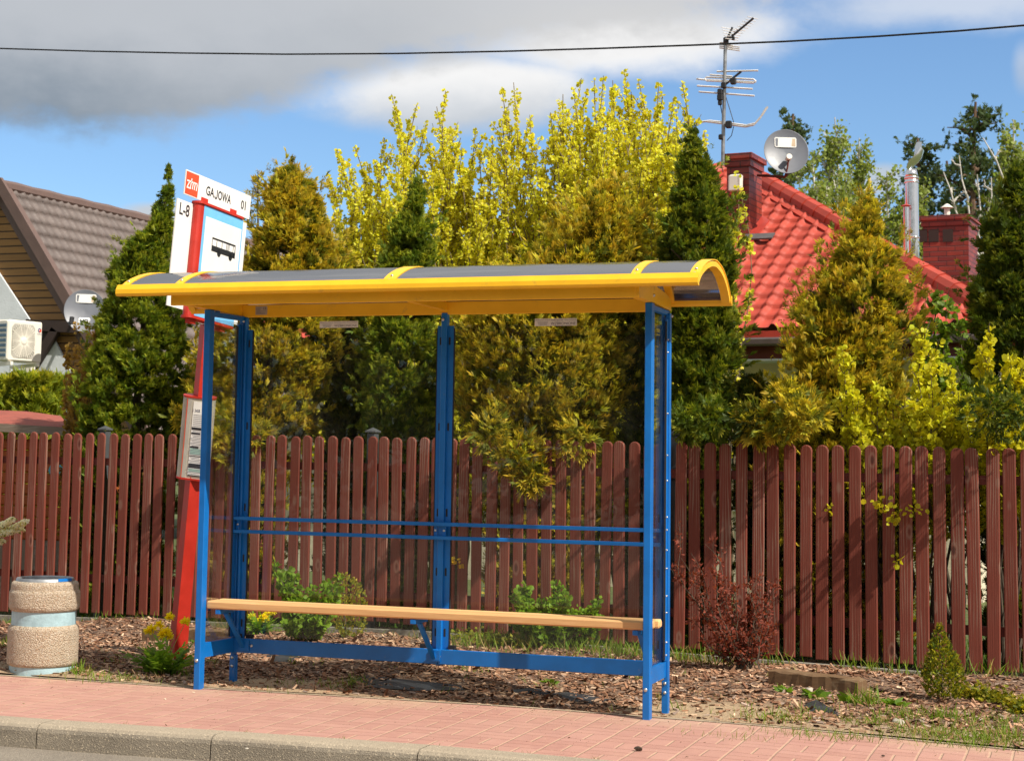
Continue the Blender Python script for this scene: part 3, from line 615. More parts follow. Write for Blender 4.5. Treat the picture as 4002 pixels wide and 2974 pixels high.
conifer('thuja_tree', 'golden-orange thuja right beside the bus stop sign, lower twigs hanging over the fence', 'thuja', [(348, 634, 640), (375, 598, 655), (400, 580, 690), (440, 568, 715), (480, 560, 728), (530, 545, 742), (590, 520, 748), (650, 478, 752), (710, 456, 755), (770, 440, 748), (850, 430, 716), (920, 425, 702), (980, 430, 640)], fy(-1.2)+0.75, (0.16, 0.18, 0.018), GOLD, 0.70, seed=4, size=0.095, shag=1.2,
        extra=[(505, 930, 3.55, 0.22, 160), (555, 950, 3.5, 0.14, 90), (470, 960, 3.5, 0.14, 90), (500, 985, 3.45, 0.10, 50), (395, 905, 3.9, 0.12, 60)])
conifer('thuja_tree', 'narrow dark green thuja behind the middle of the shelter roof, before the yellow trees', 'thuja', [(382, 902, 907), (405, 892, 920), (450, 869, 935), (500, 849, 944), (560, 828, 952), (620, 815, 957), (700, 800, 962), (800, 786, 966), (900, 780, 966), (960, 790, 960)], fy(-.3)+0.8, (0.11, 0.17, 0.018), (0.48, 0.52, 0.045), 0.5, seed=5)
conifer('thuja_tree', 'broad golden thuja seen through the right rear glass pane, bulging over the fence', 'thuja', [(382, 1325, 1340), (405, 1285, 1360), (440, 1245, 1390), (480, 1215, 1415), (530, 1190, 1420), (590, 1100, 1425), (650, 1010, 1420), (690, 995, 1400), (760, 985, 1365), (840, 985, 1375), (900, 1000, 1350), (950, 1060, 1310)], fy(1.0)+0.8, (0.16, 0.18, 0.018), GOLD, 0.70, seed=6, size=0.1, shag=1.3, lump=0.18,
        extra=[(1130, 985, 3.05, 0.17, 130), (1150, 1030, 3.0, 0.13, 90), (1100, 1000, 3.05, 0.10, 50), (1165, 1050, 3.0, 0.06, 30), (1250, 950, 3.1, 0.14, 80), (1060, 935, 3.1, .13, 70)])
conifer('thuja_tree', 'tall dark green thuja beside the shelter, in front of the red brick chimney', 'thuja', [(276, 1500, 1506), (300, 1486, 1520), (350, 1463, 1548), (400, 1448, 1574), (450, 1436, 1592), (520, 1426, 1602), (600, 1420, 1611), (700, 1420, 1614), (800, 1420, 1612), (900, 1430, 1606), (960, 1440, 1596)], fy(2.2)+0.85, (0.085, 0.13, 0.013), (0.40, 0.42, 0.032), 0.45, seed=7, extra=[(1490, 915, fy(2.2)-.08, .14, 90), (1550, 905, fy(2.4)-.12, .15, 100)])
conifer('thuja_tree', 'golden thuja with a pointed top in front of the red tiled roof', 'thuja', [(418, 1880, 1888), (440, 1852, 1915), (480, 1822, 1938), (540, 1802, 1964), (600, 1772, 1988), (640, 1722, 1998), (700, 1722, 2000), (760, 1695, 2000), (820, 1682, 2005), (880, 1655, 2012), (950, 1645, 2020)], fy(3.2)+0.95, (0.16, 0.18, 0.018), GOLD, 0.70, seed=8, size=0.1, shag=1.2, lump=0.18,
        extra=[(1690, 915, fy(3.0)-.12, .15, 90), (1745, 900, fy(3.1)-.2, .15, 90), (1640, 925, fy(2.9)-.05, .13, 80), (1720, 865, fy(3.1)-.05, .14, 80)])
conifer('thuja_tree', 'very dark green thuja cut off by the right edge', 'thuja', [(360, 2192, 2222), (400, 2160, 2258), (450, 2136, 2290), (520, 2112, 2320), (600, 2098, 2336), (700, 2086, 2345), (800, 2082, 2345), (900, 2090, 2340), (960, 2100, 2330)], fy(4.3)+1.05, (0.065, 0.10, 0.011), (0.28, 0.30, 0.022), 0.36, seed=9, extra=[(2150, 880, fy(4.3)-.15, .2, 110), (2205, 900, fy(4.4)-.1, .18, 100)])
conifer('thuja_tree', 'low olive thuja between the golden thuja by the sign and the narrow green one', 'thuja', [(680, 745, 792), (740, 720, 815), (820, 700, 830), (900, 700, 840), (950, 700, 840)], fy(-.5)+1.2, (0.065, 0.09, 0.012), (0.24, 0.24, 0.02), 0.35, seed=10)
conifer('thuja_tree', 'dark green thuja filling the gap behind the front right shelter post', 'thuja', [(575, 1385, 1440), (640, 1360, 1450), (750, 1350, 1460), (850, 1350, 1465), (950, 1340, 1460)], fy(1.6)+1.15, (0.07, 0.11, 0.014), (0.30, 0.32, 0.03), 0.35, seed=12)
conifer('evergreen_shrub', 'low dark green shrub behind the fence below the cream house wall', 'shrub', [(825, 1600, 1660), (860, 1590, 1700), (900, 1585, 1720), (950, 1585, 1720)], fy(2.6)+0.9, (0.05, 0.075, 0.012), (0.30, 0.25, 0.02), 0.3, seed=13, extra=[(1625, 915, fy(2.7)-.12, .13, 80)])

# ------------------------------------------------------------------ leafy shrubs and trees
def disc_leaf(nseg=6):
    q = []; pts_ = [(0.5*math.sin(t), 0.5-0.5*math.cos(t), 0.10*math.sin(2*t)) for t in np.linspace(0, 2*math.pi, nseg+1)[:-1]]
    q.append([pts_[0], pts_[1], pts_[2], pts_[3]]); q.append([pts_[0], pts_[3], pts_[4], pts_[5]]); return np.array(q)
LEAF = disc_leaf()
NLEAF = np.array([[(0, 0, 0), (0.22, 0.45, 0.05), (0, 1, -0.05), (-0.22, 0.45, 0.05)]])
def leaves(cl, P, D, size, c0, c1, tm=LEAF):
    n = len(P); D = unit(D); S = unit(np.cross(D, RNG.normal(size=(n, 3)))); cl.add(*cards(P, D, S, tm, size, c0, c1))
def stemline(a, b, n=9, bow=0.05):
    a = np.array(a, float); b = np.array(b, float); t = np.linspace(0, 1, n)[:, None]; L = np.linalg.norm(b-a)
    w = RNG.normal(size=3)*bow*L; w2 = RNG.normal(size=3)*bow*0.5*L
    return a+(b-a)*t+w*np.sin(math.pi*t)+w2*np.sin(2*math.pi*t)
def along(pl, s):
    seg = np.linalg.norm(np.diff(pl, axis=0), axis=1); cum = np.r_[0, np.cumsum(seg)]; s = s*cum[-1]
    P = np.stack([np.interp(s, cum, pl[:, i]) for i in range(3)], 1); i = np.clip(np.searchsorted(cum, s)-1, 0, len(seg)-1)
    return P, unit(np.diff(pl, axis=0))[i]
def leafy(name, label, cat, base, tips, lc, lsz, per, bark='ytwig', thick=0.014, side=10, sidelen=0.25, start=0.25, group=None, seed=1, tm=LEAF, clump=5, upr=0.8, bow=0.04, bases=None, cvar=0.25):
    global RNG; RNG = np.random.default_rng(seed)
    root = thing(name, base, label, cat, group); cl = Cloud(); tb = MB()
    for ti, tip in enumerate(tips):
        tip = np.array(tip, float); b = np.array(bases[ti]) if bases is not None else np.array(base)+RNG.normal(size=3)*[0.05, 0.05, 0]
        mid = b+(tip-b)*0.45; mid[:2] = b[:2]+(tip[:2]-b[:2])*0.62
        pl = np.vstack([stemline(b, mid, 5, bow)[:-1], stemline(mid, tip, 7, bow)]); tb.tube(pl, list(np.linspace(thick, thick*0.18, len(pl))), 5)
        lines = [(pl, start)]
        for k in range(side):
            s = RNG.uniform(start*0.8, 0.93); P, D = along(pl, np.array([s])); o = RNG.normal(size=3); o[2] = abs(o[2])*0.4; d = unit(unit(o)*(1-upr)+D[0]*upr+np.array([0, 0, 0.3]))
            L = sidelen*(1.15-s)*RNG.uniform(0.6, 1.4)+0.05; q = stemline(P[0], P[0]+d*L, 5, 0.06); tb.tube(q, list(np.linspace(thick*0.3, thick*0.1, 5)), 4); lines.append((q, 0.08))
        for q, s0 in lines:
            L = np.linalg.norm(np.diff(q, axis=0), axis=1).sum()*(1-s0); m_ = max(2, int(L*per)); s = s0+(1-s0)*RNG.random(m_); P, D = along(q, s)
            P = np.repeat(P, clump, 0); D = np.repeat(D, clump, 0); o = RNG.normal(size=P.shape)
            o = unit(o); sz = lsz*RNG.uniform(0.55, 1.25, len(P)); leaves(cl, P+o*lsz*0.35, o+D*0.5, sz, jit(lc, len(P), .2, cvar)*0.85, jit(lc, len(P), .2, cvar)*1.08, tm)
    cl.build('foliage', 'leaf', root); tb.build('branches', bark, root); return root
YL = (0.80, 0.77, 0.07)
yd = 6.4
def ytree(bx, tips, label, seed, yy=yd):
    b = at(bx, 960, 1, yy); b[2] = -0.06
    T = []; 
    for (px, py) in tips: T.append(at(px, py, 1, yy+random.uniform(-0.5, 0.5)))
    for (px, py) in tips[1::2]: T.append(at(px+random.uniform(-24, 24), py+random.uniform(25, 90), 1, yy+random.uniform(-0.6, 0.4)))
    for (px, py) in tips[::2]: T.append(at(px+random.uniform(-35, 35), py+random.uniform(110, 230), 1, yy+random.uniform(-0.6, 0.3)))
    leafy('yellow_leaved_tree', label, 'tree', tuple(b), T, YL, 0.031, 40, 'ytwig', 0.022, 30, 1.0, 0.16, 'yellow leaved trees behind the thujas', seed, clump=5, upr=0.55, bow=0.035)
ytree(800, [(850, 205), (732, 325), (770, 318), (795, 400), (835, 300), (870, 300), (760, 420), (890, 340), (815, 350), (745, 480), (780, 520)], 'leftmost yellow-leaved tree, with one thin shoot sticking up against the white cloud', 21)
ytree(985, [(905, 228), (948, 232), (967, 198), (975, 280), (925, 270), (1000, 300), (1032, 285), (940, 380), (1020, 380), (1060, 420), (880, 430), (1000, 450)], 'yellow-leaved tree behind and right of the narrow dark thuja', 22)
ytree(1110, [(1115, 180), (1090, 195), (1100, 260), (1040, 320), (1070, 300), (1150, 250), (1150, 400), (1180, 330), (1075, 430), (1130, 470), (1210, 430)], 'yellow-leaved tree with the dense pointed middle plume', 23)
ytree(1270, [(1262, 170), (1222, 205), (1245, 195), (1290, 175), (1310, 165), (1195, 245), (1210, 300), (1330, 200), (1275, 260), (1180, 340), (1240, 350), (1300, 300)], 'yellow-leaved tree with the wide bushy top, left of the highest one', 24)
ytree(1365, [(1355, 152), (1330, 175), (1385, 172), (1392, 230), (1370, 200), (1340, 260), (1300, 240), (1400, 270), (1320, 330), (1380, 350), (1290, 380)], 'yellow-leaved tree whose tip is the highest of all, left of the twin-shoot tree', 25)
ytree(1440, [(1430, 185), (1480, 175), (1462, 215), (1412, 290), (1405, 330), (1490, 245), (1450, 300), (1480, 300), (1425, 380), (1495, 330)], 'rightmost yellow-leaved tree, its twin shoots beside the dark thuja and the aerial', 26, 6.2)
leafy('yellow_leaved_tree', 'thin yellow-leaved shoots in front of the chimney and the white alarm box', 'tree', tuple(at(1585, 960, 1, 5.0)*[1, 1, 0]+[0, 0, -.06]), [at(1602, 375, 1, 5.0), at(1590, 450, 1, 5.0), at(1608, 420, 1, 5.1)], YL, 0.036, 20, 'ytwig', 0.012, 3, 0.15, 0.6, None, 27, clump=5)
# yellow-green shrub over the fence at the right
def shrubR(bx, yy, tips, label, seed, col=(0.70, 0.68, 0.035), sz=0.038, per=34, group=None, side=16, sl=0.40, start=0.66):
    b = at(bx, 1000, 1, yy); b[2] = -0.05
    leafy('yellow_shrub', label, 'shrub', tuple(b), [at(px, py, 1, yy+random.uniform(-.34, .1)) for px, py in tips], col, sz, per, 'twig', 0.012, side, sl, start, group, seed, clump=5, upr=0.42, bow=0.05)
shrubR(1960, fy(3.6)+0.5, [(1828, 755), (1850, 850), (1880, 880), (1905, 830), (1935, 870), (1870, 920), (1960, 880), (1990, 900), (1925, 960), (1890, 960), (1985, 960), (1840, 930)], 'yellow-green leafy shrub in front of the golden thuja, leaning over the fence', 31)
shrubR(2050, fy(4.0)+0.5, [(2020, 695), (2040, 735), (1995, 790), (2060, 800), (2080, 850), (2010, 860), (2050, 920), (2100, 930), (2000, 960), (2035, 990), (2080, 900), (2020, 800)], 'yellow-green leafy shrub with the tall upright shoot beside the dark right-hand thuja', 32)
shrubR(2170, fy(4.4)+0.45, [(2148, 700), (2135, 740), (2190, 770), (2223, 760), (2160, 820), (2200, 850), (2120, 880), (2230, 880), (2180, 930), (2140, 920), (2215, 935), (2250, 900)], 'bright yellow leafy shrub at the right edge with bare twigs over the fence', 33, col=(0.62, 0.58, 0.02))
shrubR(2040, fy(4.0)+2.4, [(2035, 615), (2010, 640), (2060, 630), (2075, 660), (2000, 690), (2050, 700)], 'loose fresh green shrub in front of the lower right end of the red roof', 34, col=(0.17, 0.26, 0.02), sz=0.05, per=14)
# shoots poking through the fence
def sprig(px, py, yy, n, r, col, label, seed, sz=0.035):
    global RNG; RNG = np.random.default_rng(seed); c = at(px, py, 1, yy); root = thing('leaf_sprig', tuple(c), label, 'sprig', 'yellow sprigs poking through the fence'); cl = Cloud()
    o = RNG.normal(size=(n, 3))*r; leaves(cl, c+o, o+RNG.normal(size=(n, 3))*r, sz*RNG.uniform(.6, 1.2, n), jit(col, n)*.85, jit(col, n)); cl.build('foliage', 'leaf', root)
    tb = MB(); tb.tube([c+[0, .25, -.12], c+[0, .05, -.02], c], [.003, .002, .001], 4); tb.build('branches', 'twig', root)
yfp = lambda px: fy(at(px, 1100, 1, 3.0)[0])
sprig(1908, 1090, yfp(1908)-0.10, 26, .028, (0.66, 0.60, 0.02), 'yellow leaf sprig between the pickets, upper left of the group at the right', 1)
sprig(1943, 1120, yfp(1943)-0.08, 26, .028, (0.60, 0.56, 0.02), 'yellow leaf sprig between the pickets, middle of the group at the right', 2)
sprig(1984, 1108, yfp(1984)-0.08, 16, .022, (0.62, 0.58, 0.02), 'yellow leaf sprig sticking out between the pickets, the right one of the group', 3)
sprig(1946, 1216, yfp(1946)-0.04, 10, .016, (0.62, 0.58, 0.02), 'yellow leaf sprig low between the pickets under the group at the right', 4)
sprig(992, 1216, yfp(992)-0.08, 12, .020, (0.78, 0.50, 0.03), 'small golden sprig between the pickets just right of the middle shelter post', 5)
sprig(1800, 1105, yfp(1800)-0.03, 8, .012, (0.60, 0.56, 0.02), 'tiny yellow-green sprig between the pickets left of the group at the right', 6)

# ------------------------------------------------------------------ picket fence
EX, EY, EZ = np.eye(3)
fd3 = np.array([FD[0], FD[1], 0.0]); fn3 = np.array([FN[0], FN[1], 0.0])         # along the fence, away from the road
RNG = np.random.default_rng(5); random.seed(5)
fo = np.array([FA[0], FA[1], 0.0])
fence = thing('picket_fence', tuple(fo), 'long fence of weathered red rounded pickets behind the bus shelter', 'fence')
def picket_mesh(h, w=0.085, t=0.016, seed=0):
    r = np.random.default_rng(seed); n = 9; prof = []
    tw = r.uniform(-.003, .003, 2)
    prof += [(-w/2+tw[0], 0), (w/2+tw[1], 0)]
    rad = w/2
    for k in range(n): a = math.pi*k/(n-1); prof.append((math.cos(a)*rad, h-rad+math.sin(a)*rad*0.95))
    b = MB(); front = [np.array([x, 0, z]) for x, z in prof]; ins = 0.006
    cx_, cz = 0, h*0.5
    fr = [np.array([x*(1-ins/rad), -t/2, z-np.sign(z-cz)*ins*(0.0 if 0.02 < z < h-rad-0.001 else 1)]) for x, z in prof]; md = [np.array([x, -t/2+0.005, z]) for x, z in prof]; bk = [np.array([x, t/2, z]) for x, z in prof]
    N = len(prof); b.v = fr+md+bk; b.f = [tuple(range(N)), tuple(reversed(range(2*N, 3*N)))]
    for a0 in (0, N):
        for i in range(N): j = (i+1) % N; b.f.append((a0+i, a0+N+i, a0+N+j, a0+j))
    return b
PK = []
for sd in range(3):
    b = picket_mesh(1.46, seed=sd); me = bpy.data.meshes.new('picket'); me.from_pydata([tuple(v) for v in b.v], [], b.f); me.update(); me.materials.append(M['picket']); PK.append(me)
x = -4.45; k = 0; ang = math.atan2(FD[1], FD[0])
PXS = []
while x < 6.25 and k < 100:
    PXS.append(x); x += float(np.interp(x, [-4, -2.2, 0, 5], [0.1245, 0.121, 0.1145, 0.1115])); k += 1
for i, px_ in enumerate(PXS):
    top = float(np.interp(px_, [-4.5, -2.2, 0.4, 2.2, 5], [1.524, 1.520, 1.511, 1.495, 1.476]))+random.uniform(-.006, .006)
    bot = float(np.interp(px_, [-4.5, -4.0, -2.1, -0.33, 2.26, 4.43, 6], [-0.03, -0.02, 0.03, 0.088, 0.05, 0.03, 0.03]))+random.uniform(-.012, .012)
    o = bpy.data.objects.new('picket', PK[i % 3]); COL.objects.link(o); o.parent = fence
    o.location = (px_-fo[0], fy(px_)-fo[1]-0.001*(i % 2), bot); o.scale = (random.uniform(.96, 1.03), 1, (top-bot)/1.46); o.rotation_euler = (0, random.gauss(0, 0.0055), ang+random.gauss(0, 0.015))
def fpt(x, off, z): return np.array([x, fy(x), z])+fn3*off
for z in (1.262, 0.285):
    b = MB(); b.bar(fpt(-4.6, 0.033, z+0.02), fpt(6.35, 0.033, z), 0.036, 0.062); b.build('rail', 'rail', fence)
b = MB(); pb = [fpt(-7, 0.0, 0), fpt(7, 0.0, 0)]
for a_, c_ in zip(np.arange(-7, 7, 2.38), np.arange(-7, 7, 2.38)+2.37):
    za, zc = fgz(a_)+0.035, fgz(c_)+0.035; hh = 0.2
    for (s, e, z0, z1) in ((a_, c_, za, zc),):
        v = []
        for xx, zz in ((s, z0), (e, z1)):
            for off in (-0.045, 0.02):
                v += [fpt(xx, off, zz-hh), fpt(xx, off, zz)]
        b.add(v, [(0, 1, 3, 2), (4, 6, 7, 5), (0, 4, 5, 1), (2, 3, 7, 6), (1, 5, 7, 3)])
b.build('base_slab', 'plinth', fence)
for px_ in (-5.4, -2.994, -0.38, 2.115, 4.62):
    p = fpt(px_, 0.085, 0); b = MB(); b.obox(p+[0, 0, 0.74], fd3, fn3, EZ, .035, .035, .80, .004); pst = b.build('post', 'post', fence)
    b = MB(); c = p+[0, 0, 1.545]; vs = [c+fd3*sx*.046+fn3*sy*.046+EZ*z for z in (0, .012) for sx, sy in ((-1, -1), (1, -1), (1, 1), (-1, 1))]+[c+EZ*.04]
    b.add(vs, [(3, 2, 1, 0), (0, 1, 5, 4), (1, 2, 6, 5), (2, 3, 7, 6), (3, 0, 4, 7), (4, 5, 8), (5, 6, 8), (6, 7, 8), (7, 4, 8)]); b.build('cap', 'post', pst)

# ------------------------------------------------------------------ bus shelter
L_ = 2.667; D_ = 0.44
sh = thing('bus_shelter', (0, 0, 0), 'blue steel bus shelter with glass panes and a curved smoked roof edged in yellow', 'bus shelter')
def bolts(parent, pts, nrm, r=0.0085, name='bolt'):
    for p in pts: b = MB(); b.disc(p, nrm, r, 10, 0.007); b.build(name, 'steel', parent, smooth=True)
P0 = -0.02
for sx in (0, 1):
    x0, x1 = (0.0, 0.039) if sx == 0 else (L_, L_+0.039)
    b = MB(); b.box((x0, 0, -0.03), (x1, 0.058, 2.205), 0.003); o = b.build('front_post', 'blue', sh)
    bolts(o, [(x0+0.017, -0.001, 0.155 if sx else 0.165)], (0, -1, 0), 0.011)
# rear corner posts: tube with two glazing flanges
for sx in (0, 1):
    s = 1 if sx == 0 else -1; xo = 0.036 if sx == 0 else L_+0.040
    b = MB(); c = lambda u: xo+s*u
    def bx_(u0, u1, y0, y1, z0, z1, bv=.002, mb=None): (mb or b).box((min(c(u0), c(u1)), y0, z0), (max(c(u0), c(u1)), y1, z1), bv)
    bx_(-.006, .018, .392, .432, .16, 2.18); bx_(.018, .030, .402, .43, .19, 2.16); bx_(.030, .042, .388, .425, .19, 2.19, .003)
    bx_(.042, .076, .410, .418, .20, 2.115, .001); bx_(.002, .009, .350, .392, .27, 2.145, .001)
    o = b.build('rear_post', 'blue', sh)
    b = MB(); bx_(-.008, .028, .386, .426, -.04, .16, mb=b); fo_ = b.build('foot', 'blue', o)
    bolts(fo_, [(c(.010), .385, .095), (c(.010), .385, .145)], (0, -1, 0), 0.0095)
    for z in (2.03, 1.53, 1.04, .735, .35): b = MB(); bx_(.050, .060, .4085, .4095, z-.022, z+.022, 0, b); b.build('slot', 'rubber', o)
    b = MB(); bx_(.076, .081, .408, .421, .27, 2.11, 0, b); b.build('gasket', 'rubber', o)
    b = MB(); bx_(.001, .010, .343, .350, .275, 2.13, 0, b); b.build('gasket', 'rubber', o)
    if s < 0: bolts(o, [(xo-.001, .366, z) for z in (2.03, 1.96, 1.62, 1.39, 1.25, 1.05, .98, .87, .77, .62, .53, .37, .30)], (1, 0, 0), 0.0052)
    bolts(o, [(c(.024), .386, 2.165)] if s > 0 else [(xo+.008, .43, 2.165)], (0, -1, 0) if s > 0 else (1, 0, 0), 0.008)
# middle rear post
mx = 1.366
b = MB(); b.box((mx-.016, .385, .17), (mx+.018, .43, 2.2), .003); b.box((mx-.047, .408, .195), (mx-.016, .416, 2.125), .001); b.box((mx+.018, .408, .195), (mx+.055, .416, 2.125), .001)
o = b.build('rear_post', 'blue', sh)
for z in (2.035, 1.535, 1.04, .70, .355):
    for u in (-.032, .024): b = MB(); b.box((mx+u, .4065, z-.022), (mx+u+.011, .4075, z+.022)); b.build('slot', 'rubber', o)
b = MB(); b.box((mx-.052, .407, .27), (mx-.047, .42, 2.11)); b.box((mx+.055, .407, .27), (mx+.060, .42, 2.11)); b.build('gasket', 'rubber', o)
bolts(o, [(mx-.005, .383, 2.16)], (0, -1, 0), 0.009)
# side frames: low rail with gussets, top rail
for sx in (0, 1):
    x0 = 0.006 if sx == 0 else L_+0.006; x1 = x0+0.028
    b = MB(); P = [(.058, .265+.006), (.075, .262), (.37, .262), (.392, .262), (.392, .178), (.07, .178), (.058, .170)]
    b.prism([(x0, y, z) for y, z in P] if sx == 0 else [(x0, y, z) for y, z in P], (x1-x0, 0, 0)); (skew(b) if sx == 0 else b).build('side_rail', 'blue', sh)
    b = MB(); b.box((x0, .058, 2.168), (x1, .43, 2.196), .002)
    if sx == 0: b.box((x0+.004, .10, 2.196), (x1-.004, .128, 2.275), .002)
    o = (skew(b) if sx == 0 else b).build('top_side_rail', 'blue', sh)
    if sx == 0: bolts(o, [(x1-.002, .114, 2.262)], (1, 0, 0), .009)
# rear base beam in two lengths
for (a_, c_, nm) in ((.036, mx, 0), (mx+.002, L_+.003, 1)):
    b = MB(); b.box((a_, .372, .178), (c_, .394, .262), .003); o = b.build('base_beam', 'blue', sh)
    bolts(o, [(.13, .371, .222), (.18, .371, .222)] if nm == 0 else [(mx+.012, .371, .222), (L_-.04, .371, .225)], (0, -1, 0), .010)
for xx in (.075, .145, mx-.10, mx+.075, .85, 2.05):
    if xx in (.85, 2.05): continue
    b = MB(); b.box((xx-.02, .40, .262), (xx+.02, .43, .284)); b.build('glass_rest', 'rubber', sh)
b = MB(); b.box((.70, .402, .262), (.74, .425, .267)); b.build('glass_rest', 'rubber', sh)
# leaning rails across the back
for z in (.975, .897):
    b = MB(); b.box((.036, .352, z-.0105), (L_+.012, .376, z+.0105), .002); b.build('leaning_rail', 'blue', sh)
for xx in (.062, mx-.026, mx+.026, L_-.03):
    b = MB(); b.box((xx-.011, .378, .905), (xx+.011, .386, .975), .001); o = b.build('rail_bracket', 'blue', sh); bolts(o, [(xx, .377, .938)], (0, -1, 0), .0075)
# bench
ZS = .505
for k, (y0, y1) in enumerate(((.050, .112), (.122, .184), (.194, .256))):
    b = MB(); b.box((.041, y0, ZS-.046), (L_-.006+.03*(k > 0)+.02*(k > 1), y1, ZS), .008)
    b.build('seat_slat', 'seat', sh)
bn = MB()
for xx in (.115, mx-.03, L_-.055):
    b = MB(); b.bar((xx, .055, ZS-.062), (xx, .25, ZS-.062), .032, .026, bev=.002); b.bar((xx+.0, .155, ZS-.075), (xx+.01, .378, .205), .026, .02, up=(0, 1, 0), bev=.002); b.box((xx-.015, .362, .19), (xx+.05, .371, .258), .001)
    b.build('bench_bracket', 'blue', sh)
# glass panes
b = MB(); b.box((.100, .4185, .275), (mx-.040, .4245, 2.13)); rg1 = b.build('rear_pane', 'glass', sh)
b = MB(); b.box((mx+.045, .4185, .275), (L_-.065, .4245, 2.13)); rg2 = b.build('rear_pane', 'glass', sh)
for x0 in (.014, L_+.014):
    b = MB(); b.box((x0, .060, .266), (x0+.006, .39, 2.155)); sg = (skew(b) if x0 < 1 else b).build('side_pane', 'glass', sh)
    b = MB(); 
    for k, z in enumerate((2.075, 2.068, 2.061, 2.045)): b.box((x0-.0008, .19 if k < 3 else .18, z), (x0-.0002, .26, z+.004)); b.box((x0+.0062, .19 if k < 3 else .18, z), (x0+.0068, .26, z+.004))
    (skew(b) if x0 < 1 else b).build('etched_mark', 'etch', sg)
# no-bill stickers on the rear panes
for (pl, pr, ptop, pbot, pane) in ((694, 777, 698, 712, rg1), (1161, 1252, 692, 708, rg2)):
    a_ = at(pl, pbot, 1, .417); c_ = at(pr, pbot-1, 1, .417); tz = at((pl+pr)/2, ptop-.5, 1, .417)[2]; z0 = (a_[2]+c_[2])/2; w = c_[0]-a_[0]; h = tz-z0
    b = MB(); b.box((a_[0], .4165, z0), (c_[0], .4182, tz)); st = b.build('no_bills_sticker', 'paper', pane)
    ox = a_[0]
    text('NAKLEJANIE OGŁOSZEŃ', 'lettering', 'greyink', st, (ox+w*.385, .4160, z0+h*.64), (1, 0, 0), (0, 0, 1), 1, w*.60, h*.29)
    text('WZBRONIONE', 'lettering', 'greyink', st, (ox+w*.385, .4160, z0+h*.13), (1, 0, 0), (0, 0, 1), 1, w*.59, h*.38)
    text('BUDOTECHNIKA', 'lettering', 'greyink', st, (ox+w*.02, .4160, z0+h*.72), (1, 0, 0), (0, 0, 1), 1, w*.34, h*.15)
    b = MB()
    for k in range(4): b.box((ox+w*(.06+.01*k), .4158, z0+h*(.52-.13*k)), (ox+w*(.32-.01*k), .4162, z0+h*(.55-.13*k)))
    b.build('small_print', 'greyink', st)
# yellow roof frame
yf0, yr0 = -0.265, .44
b = MB(); b.box((-.064, -.287, 2.2045), (L_+.02, -.262, 2.266), .002); b.build('front_beam', 'yellow', sh)
b = MB(); b.box((.02, .395, 2.191), (L_+.02, .425, 2.266), .003); yb = b.build('rear_beam', 'yellow', sh)
for xx, nm in ((-.020, 'l'), (L_+.043, 'r')):
    P = [(-.285, 2.206), (.02, 2.2055), (.43, 2.193), (.445, 2.2), (.447, 2.27), (-.23, 2.335), (-.285, 2.29)] if nm == 'r' else [(-.262, 2.206), (.395, 2.197), (.395, 2.268), (-.262, 2.29)]
    b = MB(); xo = -.002 if nm == 'l' else L_-.006
    P2 = [(-.285, 2.206), (.05, 2.207), (.445, 2.197), (.449, 2.205), (.449, 2.262), (.30, 2.285), (-.12, 2.318), (-.285, 2.275)]
    b.prism([(xo, y, z) for y, z in P2], (.045, 0, 0)); o = b.build('roof_arm', 'yellow', sh)
    bolts(o, [(xo+.046, .03, 2.245)] if nm == 'r' else [(xo-.001, .03, 2.245)], (1, 0, 0), .010)
b = MB(); b.prism([(mx-.02, -.262, 2.215), (mx-.02, .394, 2.215), (mx-.02, .394, 2.26), (mx-.02, -.262, 2.26)], (.04, 0, 0)); b.build('roof_arm', 'yellow', sh)
# the arched roof
XL, XR = -.372, 3.037
E0 = np.array([-.372, 2.290]); E1 = np.array([.512, 2.226]); RISE = .158
_AP = np.array([(-.362, 2.290), (-.345, 2.308), (-.300, 2.340), (-.227, 2.372), (-.13, 2.404), (-.012, 2.430), (.111, 2.440), (.236, 2.424), (.322, 2.400), (.405, 2.358), (.465, 2.315), (.505, 2.270), (.514, 2.256)])
_AS = np.r_[0, np.cumsum(np.linalg.norm(np.diff(_AP, axis=0), axis=1))]; _AS /= _AS[-1]
def arch(t, off=0.0):                           # t 0..1 front to rear; returns (y, z)
    f = lambda q: np.mean([[np.interp(min(max(q+d, 0), 1), _AS, _AP[:, i]) for i in (0, 1)] for d in (-.03, -.015, 0, .015, .03)], 0)
    p = f(t); d = f(t+.02)-f(t-.02); d = d/np.linalg.norm(d); return p+np.array([-d[1], d[0]])*(off-.008)
TT = np.linspace(0.0, 1.0, 33)
def archstrip(x0, x1, o0, o1, tt=TT):
    b = MB(); n = len(tt); vs = []
    for xx in (x0, x1):
        for o in (o0, o1):
            for t in tt: y, z = arch(t, o); vs.append((xx, y, z))
    for i in range(n-1): b.f += [(i, i+1, n+i+1, n+i), (2*n+i, 3*n+i, 3*n+i+1, 2*n+i+1), (n+i, n+i+1, 3*n+i+1, 3*n+i), (i, 2*n+i, 2*n+i+1, i+1)]
    b.f += [(0, n, 3*n, 2*n), (n-1, 3*n-1, 4*n-1, 2*n-1)]; b.v = [np.array(v) for v in vs]; return b
archstrip(XL+.015, XR-.015, -.002, .004).build('roof_sheet', 'poly', sh, smooth=False)
for (a_, c_) in ((XL+.004, XL+.05), (-.02, .028), (mx-.092, mx-.020), (L_+.002, L_+.050), (XR-.055, XR-.002)):
    o = archstrip(a_, c_, .0045, .0085).build('roof_rib', 'yellow', sh)
    archstrip(a_+.003, c_-.003, -.030 if (a_ < -.3 or a_ > 2.9) else -.02, -.0025).build('inner_rib', 'yellow', o)
    for t in (.045, .10): y, z = arch(t, .010); bolts(o, [((a_+c_)/2, y, z)], (0, -.7, .7), .0085)
